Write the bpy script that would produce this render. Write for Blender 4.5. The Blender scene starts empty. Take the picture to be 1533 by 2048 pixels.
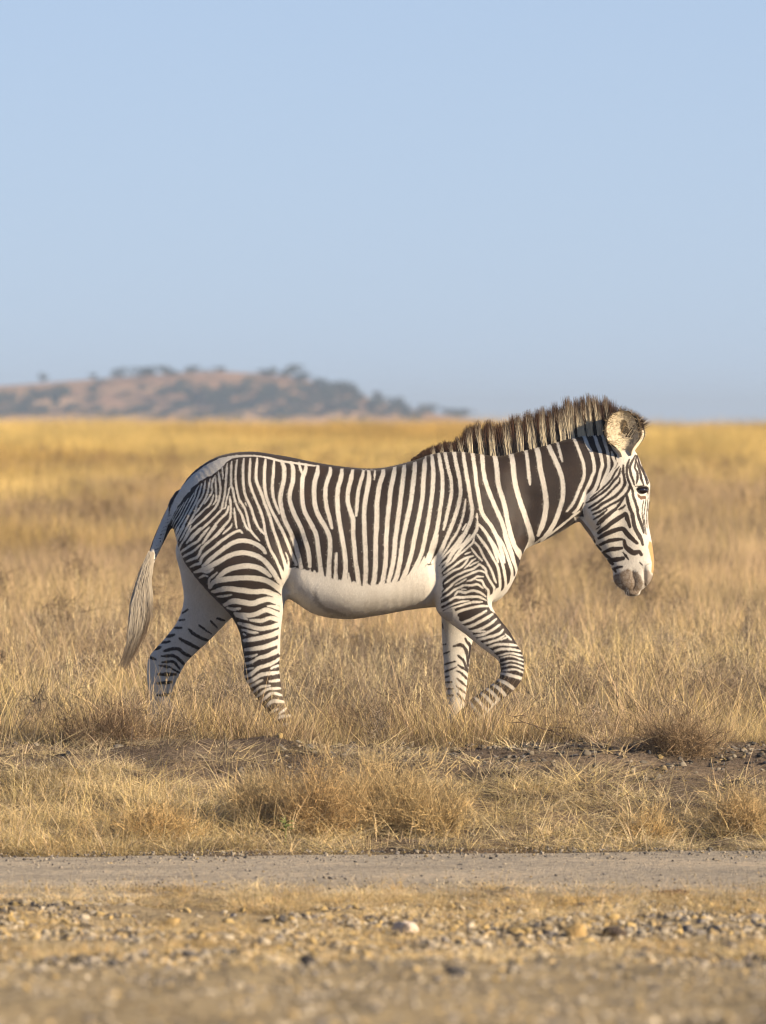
import bpy, math, random
import numpy as np
from mathutils import Vector

# ------------------------------------------------------------------ camera, sky, sun, exposure
SC = bpy.context.scene
COL = SC.collection
R = math.radians
PX, GY, CX = 400.0, 1510.0, 766.5        # photo pixels per metre at the zebra; photo row of its ground; photo centre column
CAM_D, CAM_H = 35.0, 1.68

cam_data = bpy.data.cameras.new('camera')
cam = bpy.data.objects.new('camera', cam_data); COL.objects.link(cam)
cam.location = (0, -CAM_D, CAM_H)
cam.rotation_euler = (R(90) - 186.0/14000.0, 0, 0)
cam_data.sensor_fit = 'HORIZONTAL'; cam_data.sensor_width = 24.0
cam_data.lens = 24.0*14000.0/1533.0
cam_data.clip_start = 0.5; cam_data.clip_end = 20000
cam_data.dof.use_dof = True
cam_data.dof.focus_distance = CAM_D - 0.2
cam_data.dof.aperture_fstop = 4.7
SC.camera = cam

SUN_AZ, SUN_EL = 119.0, 19.0             # azimuth clockwise from +Y (away from the camera); sun stands right of and behind the camera
world = bpy.data.worlds.new('World'); SC.world = world; world.use_nodes = True
wn = world.node_tree; wn.nodes.clear()
sky = wn.nodes.new('ShaderNodeTexSky'); sky.sky_type = 'NISHITA'; sky.sun_disc = False
sky.sun_elevation = R(SUN_EL); sky.sun_rotation = R(SUN_AZ)
sky.air_density = 0.9; sky.dust_density = 0.0; sky.ozone_density = 6.0; sky.altitude = 3000
bg = wn.nodes.new('ShaderNodeBackground'); bg.inputs['Strength'].default_value = 0.0715
wo = wn.nodes.new('ShaderNodeOutputWorld')
wm = wn.nodes.new('ShaderNodeMix'); wm.data_type = 'RGBA'                    # pale haze low in the sky, thinning evenly towards a blue zenith
wm.inputs[7].default_value = (4.45, 5.35, 6.75, 1)
wt = wn.nodes.new('ShaderNodeTexCoord'); wx = wn.nodes.new('ShaderNodeSeparateXYZ'); wr = wn.nodes.new('ShaderNodeMapRange'); wr.interpolation_type = 'SMOOTHSTEP'
wr.inputs[1].default_value = -0.05; wr.inputs[2].default_value = 0.36; wr.inputs[3].default_value = 0.90; wr.inputs[4].default_value = 0.0
wn.links.new(wt.outputs['Generated'], wx.inputs[0]); wn.links.new(wx.outputs[2], wr.inputs[0]); wn.links.new(wr.outputs[0], wm.inputs[0])
wn.links.new(sky.outputs[0], wm.inputs[6]); wn.links.new(wm.outputs[2], bg.inputs['Color']); wn.links.new(bg.outputs[0], wo.inputs['Surface'])

sd = bpy.data.lights.new('sun', 'SUN'); sd.energy = 5.0; sd.angle = R(0.53); sd.color = (1.0, 0.82, 0.60)
sun = bpy.data.objects.new('sun', sd); COL.objects.link(sun)
_sd = Vector((math.sin(R(SUN_AZ))*math.cos(R(SUN_EL)), math.cos(R(SUN_AZ))*math.cos(R(SUN_EL)), math.sin(R(SUN_EL))))
sun.rotation_euler = (-_sd).to_track_quat('-Z', 'Y').to_euler()
sun.location = _sd*60

vs = SC.view_settings
vs.view_transform = 'Standard'; vs.look = 'None'; vs.gamma = 1.0; vs.use_curve_mapping = False; vs.exposure = 0.76
SC.cycles.max_bounces = 6; SC.cycles.diffuse_bounces = 2; SC.cycles.transmission_bounces = 3; SC.cycles.volume_bounces = 0
SC.cycles.transparent_max_bounces = 4; SC.cycles.caustics_reflective = False; SC.cycles.caustics_refractive = False

SC.cycles.use_denoising = True; SC.cycles.denoising_prefilter = 'ACCURATE'; SC.cycles.use_adaptive_sampling = False
SC.cycles.pixel_filter_type = 'BLACKMAN_HARRIS'; SC.cycles.filter_width = 1.1

rng = np.random.default_rng(7)
random.seed(7)

# ------------------------------------------------------------------ helpers
def tag(o, label=None, cat=None, group=None, kind=None):
    if label: o['label'] = label
    if cat: o['category'] = cat
    if group: o['group'] = group
    if kind: o['kind'] = kind
    return o

def mesh_np(name, V, quads=None, tris=None, smooth=False):
    me = bpy.data.meshes.new(name)
    V = np.asarray(V, np.float32)
    nq = 0 if quads is None else len(quads); nt = 0 if tris is None else len(tris)
    me.vertices.add(len(V)); me.vertices.foreach_set('co', V.ravel())
    me.loops.add(nq*4 + nt*3); me.polygons.add(nq + nt)
    li = []; starts = []
    if nq: li.append(np.asarray(quads, np.int32).ravel()); starts.append(np.arange(nq)*4)
    if nt: li.append(np.asarray(tris, np.int32).ravel()); starts.append(nq*4 + np.arange(nt)*3)
    me.loops.foreach_set('vertex_index', np.concatenate(li).astype(np.int32))
    me.polygons.foreach_set('loop_start', np.concatenate(starts).astype(np.int32))
    me.update(calc_edges=True); me.validate()
    if smooth: me.polygons.foreach_set('use_smooth', np.ones(nq+nt, bool))
    return me

def obj(name, me, mat=None, parent=None, link=True):
    o = bpy.data.objects.new(name, me)
    if mat is not None and len(me.materials) == 0: me.materials.append(mat)
    if link: COL.objects.link(o)
    if parent is not None: o.parent = parent
    return o

def vcol(me, name, rgb):
    a = me.color_attributes.new(name, 'FLOAT_COLOR', 'POINT')
    c = np.ones((len(me.vertices), 4), np.float32); c[:, :3] = rgb
    a.data.foreach_set('color', c.ravel())

def smooth01(x, a, b):
    t = np.clip((x-a)/(b-a), 0, 1); return t*t*(3-2*t)

# value noise (numpy) -------------------------------------------------
_PT = np.random.default_rng(3).random((256, 256)).astype(np.float32)
def vnoise(x, y):
    xi = np.floor(x).astype(int); yi = np.floor(y).astype(int); fx = x-xi; fy = y-yi
    fx = fx*fx*(3-2*fx); fy = fy*fy*(3-2*fy)
    a = _PT[xi & 255, yi & 255]; b = _PT[(xi+1) & 255, yi & 255]; c = _PT[xi & 255, (yi+1) & 255]; d = _PT[(xi+1) & 255, (yi+1) & 255]
    return (a*(1-fx)+b*fx)*(1-fy) + (c*(1-fx)+d*fx)*fy
def fbm(x, y, o=4):
    s = 0; a = .5; t = 0
    for k in range(o):
        s = s + a*vnoise(x*2**k+17.3*k, y*2**k+5.1*k); t += a; a *= .5
    return s/t

# node material helpers ------------------------------------------------
def new_mat(name):
    m = bpy.data.materials.new(name); m.use_nodes = True
    nt = m.node_tree; nt.nodes.clear()
    out = nt.nodes.new('ShaderNodeOutputMaterial')
    return m, nt, out
def N(nt, t, **kw):
    n = nt.nodes.new(t)
    for k, v in kw.items():
        if k in n.inputs: n.inputs[k].default_value = v
        else: setattr(n, k, v)
    return n
def ramp(nt, stops, interp='LINEAR'):
    n = nt.nodes.new('ShaderNodeValToRGB'); e = n.color_ramp.elements; n.color_ramp.interpolation = interp
    while len(e) > 1: e.remove(e[0])
    e[0].position = stops[0][0]; e[0].color = (*stops[0][1], 1)
    for p, c in stops[1:]:
        q = e.new(p); q.color = (*c, 1)
    return n
def mixc(nt, a, b, f, mode='MIX'):
    n = nt.nodes.new('ShaderNodeMix'); n.data_type = 'RGBA'; n.blend_type = mode
    for sock, v in ((n.inputs[0], f), (n.inputs[6], a), (n.inputs[7], b)):
        if hasattr(v, 'is_output'): nt.links.new(v, sock)
        elif isinstance(v, (int, float)): sock.default_value = v
        else: sock.default_value = (*v, 1)
    return n.outputs[2]

# ------------------------------------------------------------------ terrain
ROAD_N, ROAD_Z = 28.0, -0.22
def road_far(x):  return 30.45 + 0.13*x
PROF_D = np.array([-100, 0, 8, 12, 14, 17, 19.5, 22, 24, 26, 27.2, 28, 31.0]); PROF_Z = np.array([.6, .6, .58, .54, .46, .285, .14, -.02, -.12, -.195, -.22, -.225, -.225])
def ground_z(x, y):
    """height of the ground; y is depth relative to the zebra, the camera stands at y = -35"""
    x = np.asarray(x, float); y = np.asarray(y, float)
    d = y + CAM_D
    sh = 0.13*np.clip(x, -8, 8)
    z = np.interp(d, PROF_D, PROF_Z)
    # rubble in front of the track
    z = z + ((fbm(x*1.7+3, d*1.3, 4)-.5)*.10 + (fbm(x*6+3, d*5, 3)-.5)*.05)*smooth01(ROAD_N-.2-d, 0, 1.0)
    # bank up to the plain
    bank = smooth01(d, 30.4+sh, 33.9+0.2*sh)
    z = np.where(d > 30.0, ROAD_Z-.005 + bank*0.315, z)
    z = z - 0.09*smooth01(d, 34.1, 35.3)
    lump = (fbm(x*0.9+9, d*0.9, 4)-.5)*0.13 + (fbm(x*4.1, d*4.1, 3)-.5)*0.09 + (fbm(x*12, d*9, 2)-.5)*.03
    z = z + lump*smooth01(d, 30.45+sh, 31.0+sh)*(1-0.5*smooth01(d, 34.5, 36))
    z = z + (fbm(x*.11, d*.11, 3)-.5)*0.35*smooth01(d, 45, 90)
    # long gentle rise that makes the golden skyline, then falling away
    z = z + 1.00*smooth01(d, 85, 245) - 7.5*smooth01(d, 260, 620)
    return z
# ------------------------------------------------------------------ ground, track
def grid_rows(rows, half, nx, dz=0.0, left=None, right=None):
    V = []; u = np.linspace(-1, 1, nx)
    for d in rows:
        x = u*half(d); V.append(np.stack([x, np.full(nx, d-CAM_D), ground_z(x, np.full(nx, d-CAM_D))+dz], 1))
    V = np.concatenate(V); n = len(rows)
    i, j = np.meshgrid(np.arange(n-1), np.arange(nx-1), indexing='ij'); a = (i*nx+j).ravel()
    return V, np.stack([a, a+1, a+nx+1, a+nx], 1)

rows = np.concatenate([np.linspace(-60, 12, 10), np.arange(14, 38, 0.06), np.arange(38, 60, .4), np.arange(60, 300, 2.5), np.geomspace(300, 6000, 40)])
V, Q = grid_rows(rows, lambda d: 9 + 0.3*max(0, d-36) + 0.4*max(0, d-300) + 40*(d < 13), 300)
ground_me = mesh_np('ground', V, Q, smooth=True)

def soil_material():
    m, nt, out = new_mat('dry_soil')
    tc = N(nt, 'ShaderNodeTexCoord'); P = tc.outputs['Object']
    n1 = N(nt, 'ShaderNodeTexNoise', Scale=1.3, Detail=6.0, Roughness=.6); nt.links.new(P, n1.inputs['Vector'])
    n2 = N(nt, 'ShaderNodeTexNoise', Scale=26.0, Detail=5.0, Roughness=.7); nt.links.new(P, n2.inputs['Vector'])
    n3 = N(nt, 'ShaderNodeTexNoise', Scale=0.06, Detail=3.0); nt.links.new(P, n3.inputs['Vector'])
    r1 = ramp(nt, [(.35, (.115, .09, .072)), (.5, (.185, .145, .11)), (.68, (.29, .22, .15))]); nt.links.new(n1.outputs[0], r1.inputs[0])
    r2 = ramp(nt, [(.36, (.55, .5, .45)), (.5, (1, 1, 1)), (.66, (1.3, 1.25, 1.1))]); nt.links.new(n2.outputs[0], r2.inputs[0])
    c = mixc(nt, r1.outputs[0], r2.outputs[0], .85, 'MULTIPLY')
    sp = N(nt, 'ShaderNodeSeparateXYZ'); nt.links.new(P, sp.inputs[0])
    mn = N(nt, 'ShaderNodeMapRange'); mn.inputs[1].default_value = -5.5; mn.inputs[2].default_value = -9; nt.links.new(sp.outputs[1], mn.inputs[0])
    c = mixc(nt, c, mixc(nt, (.43, .35, .225), r2.outputs[0], .8, 'MULTIPLY'), mn.outputs[0])      # sandier soil on the near side of the track
    # the distant plain is covered in golden straw, seen from far as a tone
    sep = N(nt, 'ShaderNodeSeparateXYZ'); nt.links.new(P, sep.inputs[0])
    mr = N(nt, 'ShaderNodeMapRange'); mr.inputs[1].default_value = 15; mr.inputs[2].default_value = 90; nt.links.new(sep.outputs[1], mr.inputs[0])
    c = mixc(nt, c, (.50, .34, .13), mr.outputs[0])
    b = N(nt, 'ShaderNodeBsdfDiffuse', Roughness=.8); nt.links.new(c, b.inputs[0])
    bp = N(nt, 'ShaderNodeBump', Strength=.9, Distance=.04); nt.links.new(n2.outputs[0], bp.inputs['Height']); nt.links.new(bp.outputs[0], b.inputs['Normal'])
    nt.links.new(b.outputs[0], out.inputs[0])
    return m
M_SOIL = soil_material()
tag(obj('ground', ground_me, M_SOIL), 'dry brown soil of the plain and roadside bank', kind='structure')

def road_material():
    m, nt, out = new_mat('gravel_track')
    tc = N(nt, 'ShaderNodeTexCoord'); P = tc.outputs['Object']
    mp = N(nt, 'ShaderNodeMapping'); mp.inputs['Scale'].default_value = (1, 2.2, 1); nt.links.new(P, mp.inputs[0])
    n1 = N(nt, 'ShaderNodeTexNoise', Scale=1.0, Detail=5.0); nt.links.new(mp.outputs[0], n1.inputs['Vector'])
    v = N(nt, 'ShaderNodeTexVoronoi', Scale=42.0); nt.links.new(P, v.inputs['Vector'])
    n2 = N(nt, 'ShaderNodeTexNoise', Scale=90.0, Detail=3.0); nt.links.new(P, n2.inputs['Vector'])
    r1 = ramp(nt, [(.3, (.33, .295, .24)), (.55, (.42, .37, .295)), (.75, (.49, .42, .32))]); nt.links.new(n1.outputs[0], r1.inputs[0])
    r2 = ramp(nt, [(0, (.55, .56, .6)), (.5, (1, 1, 1)), (1, (1.4, 1.3, 1.15))]); nt.links.new(v.outputs['Color'], r2.inputs[0])
    c = mixc(nt, r1.outputs[0], r2.outputs[0], .8, 'MULTIPLY')
    b = N(nt, 'ShaderNodeBsdfDiffuse', Roughness=.7); nt.links.new(c, b.inputs[0])
    bp = N(nt, 'ShaderNodeBump', Strength=.9, Distance=.015); nt.links.new(n2.outputs[0], bp.inputs['Height']); nt.links.new(bp.outputs[0], b.inputs['Normal'])
    nt.links.new(b.outputs[0], out.inputs[0])
    return m
nx = 360; ny = 70
u = np.linspace(-14, 14, nx); Vr = []
for k in range(ny):
    t = k/(ny-1)
    d0 = ROAD_N-.1 + 0.5*(fbm(u*.8, u*0+2, 3)-.5); d1 = road_far(np.clip(u, -8, 8)) + 0.22*(fbm(u*1.5, u*0+7, 4)-.5)
    d = d0 + (d1-d0)*t
    z = np.maximum(ground_z(u, d-CAM_D), ROAD_Z-.01) + 0.012 + 0.012*math.sin(t*math.pi) - 0.02*(t in (0, 1)) + 0.01*(fbm(u*3, d*3, 3)-.5)
    Vr.append(np.stack([u, d-CAM_D, z], 1))
i, j = np.meshgrid(np.arange(ny-1), np.arange(nx-1), indexing='ij'); a = (i*nx+j).ravel()
tag(obj('gravel_track', mesh_np('gravel_track', np.concatenate(Vr), np.stack([a, a+1, a+nx+1, a+nx], 1), smooth=True), road_material()),
    'grey beige gravel track running along the foot of the grassy bank', kind='structure')

# ------------------------------------------------------------------ far hill
HD = 1500.0; HS = HD/CAM_D/PX
HP = np.array([(-900, 812), (-500, 800), (-250, 788), (-100, 778), (0, 772), (100, 765), (200, 757), (250, 753), (330, 748), (400, 743), (450, 743), (520, 747),
               (580, 752), (640, 766), (700, 784), (760, 802), (820, 817), (880, 829), (940, 838), (1010, 848), (1100, 870)], float)
def hill_xz(X, Y): return (X-CX)*HS, CAM_H + (838-Y)*HS
hx = (HP[:, 0]-CX)*HS; hz = CAM_H + (838-HP[:, 1])*HS
def hill_z(x, t):
    """t = -1 front foot .. 0 crest .. 1 back foot"""
    base = -7.0; c = np.interp(x, hx, hz, left=base, right=base)
    prof = np.cos(np.clip(t, -1, 1)*math.pi/2)**1.1
    return base + (c-base)*prof + (fbm(x*.09+4, t*4+2, 4)-.5)*1.6*prof*(1-prof)*2.2
HW = 95.0
nu, nv = 220, 60
xs = np.linspace(hx[0]-60, hx[-1]+10, nu); ts = np.linspace(-1, 1, nv)
Xg, Tg = np.meshgrid(xs, ts, indexing='ij')
Zg = hill_z(Xg, Tg); Yg = HD - CAM_D + Tg*HW
i, j = np.meshgrid(np.arange(nu-1), np.arange(nv-1), indexing='ij'); a = (i*nv+j).ravel()
m, nt, out = new_mat('hill_soil')
tc = N(nt, 'ShaderNodeTexCoord')
n1 = N(nt, 'ShaderNodeTexNoise', Scale=.06, Detail=6.0, Roughness=.62); nt.links.new(tc.outputs['Object'], n1.inputs['Vector'])
n2 = N(nt, 'ShaderNodeTexNoise', Scale=.45, Detail=4.0, Roughness=.7); nt.links.new(tc.outputs['Object'], n2.inputs['Vector'])
r1 = ramp(nt, [(.36, (.27, .15, .09)), (.5, (.42, .245, .14)), (.62, (.52, .33, .19))]); nt.links.new(n1.outputs[0], r1.inputs[0])
r2 = ramp(nt, [(.42, (.28, .36, .30)), (.56, (1, 1, 1))]); nt.links.new(n2.outputs[0], r2.inputs[0])
b = N(nt, 'ShaderNodeBsdfDiffuse', Roughness=.8); nt.links.new(mixc(nt, r1.outputs[0], r2.outputs[0], .7, 'MULTIPLY'), b.inputs[0]); nt.links.new(b.outputs[0], out.inputs[0])
tag(obj('hill', mesh_np('hill', np.stack([Xg, Yg, Zg], -1).reshape(-1, 3), np.stack([a, a+nv, a+nv+1, a+1], 1), smooth=True), m), 'low tan hill dotted with bushes on the horizon', kind='structure')

# trees and bushes on the hill, each its own thing
m_leaf, nt, out = new_mat('bush_foliage')
oi = N(nt, 'ShaderNodeObjectInfo'); at = N(nt, 'ShaderNodeAttribute', attribute_name='leaf')
r1 = ramp(nt, [(0, (.035, .045, .028)), (.5, (.05, .06, .035)), (1, (.08, .075, .04))]); nt.links.new(oi.outputs['Random'], r1.inputs[0])
b = N(nt, 'ShaderNodeBsdfDiffuse'); nt.links.new(mixc(nt, r1.outputs[0], at.outputs['Color'], 1.0, 'MULTIPLY'), b.inputs[0]); nt.links.new(b.outputs[0], out.inputs[0])
m_bark, nt, out = new_mat('bark'); b = N(nt, 'ShaderNodeBsdfDiffuse'); b.inputs[0].default_value = (.12, .09, .065, 1); nt.links.new(b.outputs[0], out.inputs[0])

def crown_mesh(seed, flat, n=420):
    r = np.random.default_rng(seed)
    nc = 9
    cen = np.stack([r.normal(0, .42, nc), r.normal(0, .42, nc), r.uniform(.35, 1.0, nc)*(1 if not flat else .35) + (.62 if flat else 0)], 1)
    rad = r.uniform(.22, .42, nc)*(1, 1, .8)[0]
    V = []; T = []; C = []
    for k in range(n):
        c = r.integers(nc); v = r.normal(size=3); v /= np.linalg.norm(v)
        p = cen[c] + v*rad[c]*r.uniform(.55, 1.05)*np.array([1, 1, .75]); p[2] = max(p[2], .03)
        a = r.normal(size=3); a /= np.linalg.norm(a); bb = np.cross(a, r.normal(size=3)); bb /= np.linalg.norm(bb)+1e-6
        s = r.uniform(.05, .11); i0 = len(V)
        V += [p-a*s, p+bb*s*.7, p+a*s, p-bb*s*.7]; T.append((i0, i0+1, i0+2, i0+3)); C += [[r.uniform(.6, 1.35)]*3]*4
    me = mesh_np('crown', V, T); vcol(me, 'leaf', np.array(C)); me.materials.append(m_leaf); return me
def trunk_mesh(seed, h):
    r = np.random.default_rng(seed+50); V = []; Q = []
    def limb(p0, p1, r0, r1, n=6):
        i0 = len(V)
        d = (p1-p0)/np.linalg.norm(p1-p0); s = np.cross(d, [0.3, 1, .1]); s /= np.linalg.norm(s); t = np.cross(d, s)
        for (p, q) in ((p0, r0), ((p0+p1)/2+r.normal(0, .03, 3), (r0+r1)/2), (p1, r1)):
            for k in range(n): V.append(p + q*(s*math.cos(k*2*math.pi/n) + t*math.sin(k*2*math.pi/n)))
        for l in range(2):
            for k in range(n): Q.append((i0+l*n+k, i0+l*n+(k+1) % n, i0+(l+1)*n+(k+1) % n, i0+(l+1)*n+k))
    top = np.array([0, 0, h*.55]); limb(np.array([0, 0, -.3]), top, .06, .04)
    for k in range(4):
        a = k*1.6 + r.uniform(0, 1); limb(top, top+np.array([math.cos(a)*.4, math.sin(a)*.4, h*.35]), .035, .012)
    me = mesh_np('trunk', V, Q); me.materials.append(m_bark); return me
CR = [(crown_mesh(k, k == 3), trunk_mesh(k, 1.0)) for k in range(4)]
def tree(X, Y, hpx, wpx, kind, name, label, cat, group=None):
    """X, Y photo position of the foot on the hill; hpx, wpx height and width in photo pixels at the hill's distance"""
    x = (X-CX)*HS
    zt = CAM_H + (838-Y)*HS
    tt = np.linspace(-1, 0, 200); zz = hill_z(np.full(200, x), tt); k = int(np.argmin(np.abs(zz-zt)))
    e = bpy.data.objects.new(name, None); COL.objects.link(e); e.empty_display_size = .3
    e.location = (x, HD-CAM_D+tt[k]*HW, zz[k]-.1); e.rotation_euler = (0, 0, random.uniform(0, 6.28))
    s = hpx*HS/.92; w = wpx*HS/1.05
    e.scale = (w, w, s)
    c = obj('crown', CR[kind][0], None, e); t = obj('trunk', CR[kind][1], None, e)
    return tag(e, label, cat, group)
TREES = [
 (88, 766, 16, 15, 2, 'hill_tree', 'tiny lone tree on the bare left end of the hill skyline', 'tree'),
 (186, 758, 9, 16, 1, 'hill_shrub', 'small low shrub on the skyline right of the tiny lone tree', 'shrub'),
 (249, 757, 18, 24, 0, 'hill_tree', 'dark rounded tree at left end of the skyline tree line', 'tree'),
 (290, 757, 17, 48, 1, 'hill_tree', 'wide dark bushy tree beside the rounded tree on the hill skyline', 'tree'),
 (345, 756, 19, 38, 2, 'hill_tree', 'dark bushy tree on the skyline left of the hilltop', 'tree'),
 (392, 748, 12, 34, 1, 'hill_shrub', 'low shrub just left of the bare hilltop', 'shrub'),
 (440, 745, 9, 26, 1, 'hill_shrub', 'lowest small shrub on the crest of the hilltop', 'shrub'),
 (542, 757, 18, 28, 0, 'hill_tree', 'dark tree on the skyline right of the bare hilltop', 'tree'),
 (577, 760, 24, 30, 2, 'hill_tree', 'tallest dark tree at the right shoulder of the hill skyline', 'tree'),
 (610, 768, 17, 38, 1, 'hill_tree', 'dark bushy tree below the right shoulder tree on the hill', 'tree'),
 (655, 784, 20, 54, 0, 'hill_tree', 'wide dark tree on the right slope of the hill', 'tree'),
 (690, 800, 24, 52, 1, 'hill_tree', 'broad tree halfway down the right slope of the hill', 'tree'),
 (715, 808, 26, 40, 2, 'hill_tree', 'bushy tree lower on the right slope of the hill', 'tree'),
 (762, 812, 22, 20, 0, 'hill_tree', 'slim tree sticking out of the right skyline slope', 'tree'),
 (790, 826, 24, 34, 1, 'hill_tree', 'dark tree near the right foot of the hill', 'tree'),
 (845, 832, 20, 22, 2, 'hill_tree', 'small tree near the tapering right end of the hill', 'tree'),
 (914, 838, 14, 20, 1, 'hill_shrub', 'last small shrub at the far right end of the hill', 'shrub'),
 (136, 822, 40, 30, 2, 'hill_tree', 'tall dark tree standing on the left part of the slope', 'tree'),
 (47, 808, 22, 18, 0, 'hill_tree', 'small dark tree on the slope near the left picture edge', 'tree'),
 (205, 794, 18, 24, 1, 'hill_shrub', 'round dark shrub alone on the bare left slope', 'shrub'),
 (462, 806, 34, 22, 0, 'hill_tree', 'tall dark tree in the middle of the slope', 'tree'),
 (493, 806, 40, 32, 2, 'hill_tree', 'tallest tree in the middle of the slope below the hilltop', 'tree'),
]
for t in TREES: tree(*t)
HL = [('dark bushy shrub among others on the lower left slope of the far hill', 'bushes on the lower left of the hill',
       [(78, 820, 26, 36), (15, 815, 20, 40), (60, 832, 16, 44), (105, 830, 18, 40), (160, 828, 18, 40), (215, 830, 16, 30), (250, 834, 14, 36), (30, 838, 12, 50)]),
      ('dark bushy shrub among others on the middle slope of the far hill', 'bushes on the middle of the hill',
       [(345, 800, 24, 22), (372, 790, 20, 26), (400, 806, 26, 40), (428, 808, 30, 46), (450, 818, 22, 40), (380, 822, 16, 42), (320, 826, 16, 40), (290, 832, 12, 40),
        (480, 830, 22, 46), (520, 822, 18, 40), (355, 836, 12, 44), (420, 836, 14, 40)]),
      ('dark bushy shrub among others on the right slope of the far hill', 'bushes on the right slope of the hill',
       [(545, 790, 20, 34), (560, 812, 30, 50), (590, 818, 22, 40), (620, 800, 26, 40), (630, 822, 26, 44), (655, 812, 26, 44), (675, 826, 22, 46), (740, 822, 20, 40),
        (700, 830, 18, 40), (600, 834, 14, 40), (640, 836, 12, 40), (560, 834, 14, 46), (815, 832, 12, 26), (760, 834, 12, 34)])]
for lab, grp, L in HL:
    for k, (X, Y, h, w) in enumerate(L):
        tree(X, Y, h, w, (k*7+len(L)) % 3, 'hill_bush', lab, 'bush', grp)
# ------------------------------------------------------------------ the zebra: one continuous body grown from lofted volumes
# station: (x, y of the one edge, x, y of the opposite edge, half width m, centre y m), side-view units
TRUNK = [(347,1000,372,1090,.055,0),(385,946,418,1155,.150,0),(440,912,470,1188,.215,0),(500,905,520,1190,.252,0),(560,911,575,1196,.262,0),(630,925,630,1228,.275,0),
 (700,935,695,1238,.285,0),(760,936,760,1230,.28,0),(820,923,822,1219,.262,0),(868,907,880,1214,.232,0),(915,903,940,1216,.205,0),(962,908,1000,1198,.18,0),
 (1000,911,1030,1156,.152,0),(1040,902,1049,1103,.125,0),(1085,891,1090,1081,.108,0),(1125,881,1130,1059,.098,0),(1165,872,1160,1036,.09,0),(1205,868,1182,1010,.082,0)]
HEAD = [(1243,873,1172,975,.07,0),(1264,893,1163,1000,.085,0),(1277,912,1160,1020,.095,0),(1285,931,1158,1036,.102,0),(1295,953,1164,1048,.105,0),(1300,972,1172,1060,.104,0),(1301,993,1181,1072,.098,0),
 (1298,1020,1192,1090,.086,0),(1298,1048,1203,1104,.074,0),(1303,1075,1213,1117,.065,0),(1308,1109,1222,1132,.058,0),(1309,1131,1227,1146,.056,0),(1305,1153,1228,1160,.057,0),
 (1296,1170,1236,1173,.052,0),(1282,1182,1250,1182,.04,0)]
HIND_N = [(415,985,560,985,.09,-.09),(356,1050,574,1070,.118,-.12),(366,1110,580,1125,.125,-.135),(386,1144,579,1152,.118,-.14),(420,1184,575,1180,.102,-.145),(457,1222,569,1210,.084,-.15),(477,1254,564,1248,.068,-.15),
 (487,1290,561,1285,.058,-.15),(490,1320,560,1315,.056,-.15),(490,1348,560,1340,.055,-.15),(502,1376,563,1366,.046,-.15),(521,1402,567,1392,.040,-.15),(539,1426,577,1416,.038,-.15),
 (553,1448,596,1438,.042,-.15),(568,1470,611,1459,.036,-.15),(575,1486,622,1478,.043,-.15),(570,1508,638,1506,.054,-.15)]
HIND_F = [(400,1020,540,1020,.09,.10),(352,1090,548,1100,.115,.125),(360,1150,525,1160,.10,.135),(366,1200,486,1212,.08,.14),(354,1243,447,1252,.064,.14),(326,1281,410,1290,.055,.14),
 (298,1314,374,1324,.05,.14),(292,1346,354,1358,.045,.14),(295,1382,341,1390,.037,.14),(299,1412,340,1416,.036,.14),(299,1438,347,1438,.041,.14),(308,1464,354,1461,.036,.14),
 (312,1485,366,1482,.043,.14),(310,1509,384,1508,.053,.14)]
FORE_N = [(880,990,1000,990,.07,-.09),(862,1060,1026,1075,.085,-.125),(860,1120,1026,1125,.092,-.14),(861,1165,1008,1165,.092,-.145),(864,1200,988,1192,.085,-.15),(880,1228,983,1207,.074,-.155),
 (906,1249,989,1222,.064,-.155),(932,1268,1001,1239,.056,-.155),(957,1289,1019,1262,.050,-.155),(980,1306,1031,1283,.046,-.155),(996,1320,1044,1306,.050,-.155),(1001,1336,1048,1332,.050,-.155),
 (999,1350,1040,1362,.045,-.155),(989,1362,1018,1386,.038,-.155),(972,1374,996,1402,.032,-.155),(957,1386,981,1417,.032,-.155),(942,1396,968,1431,.037,-.155),(930,1410,953,1442,.032,-.155),
 (918,1420,950,1456,.039,-.155),(904,1438,936,1474,.046,-.155)]
FORE_F = [(900,1060,1000,1060,.07,.10),(890,1130,1000,1130,.085,.135),(884,1195,976,1196,.078,.14),(884,1245,957,1250,.062,.145),(886,1290,945,1292,.051,.145),(889,1330,940,1330,.049,.145),
 (890,1355,937,1355,.046,.145),(893,1385,934,1385,.036,.145),(897,1418,930,1418,.034,.145),(896,1447,935,1447,.040,.145),(902,1470,938,1468,.035,.145),(902,1487,948,1485,.042,.145),(902,1509,958,1508,.052,.145)]
TAIL = [(352,985,372,1020,.035,0),(340,1007,360,1032,.032,-.012),(328,1030,350,1046,.028,-.03),(317,1055,338,1066,.025,-.055),(306,1082,326,1090,.022,-.085),(299,1108,315,1113,.018,-.11),(295,1128,308,1132,.013,-.13),(291,1148,301,1151,.009,-.145)]

VOX = 0.0068
gx = np.arange(-1.40, 1.44, VOX); gz = np.arange(-0.03, 1.68, VOX); gyy = np.arange(-.35, .351, VOX)

def cr(P, n):
    """Catmull-Rom through the rows of P, n samples per span"""
    P = np.asarray(P, float); A = np.vstack([2*P[0]-P[1], P, 2*P[-1]-P[-2]]); o = []
    t = np.linspace(0, 1, n, endpoint=False)[:, None]
    for k in range(1, len(A)-2):
        p0, p1, p2, p3 = A[k-1:k+3]
        o.append(.5*(2*p1 + (p2-p0)*t + (2*p0-5*p1+4*p2-p3)*t*t + (-p0+3*p1-3*p2+p3)*t**3))
    o.append(P[-1:]); return np.vstack(o)

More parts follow.
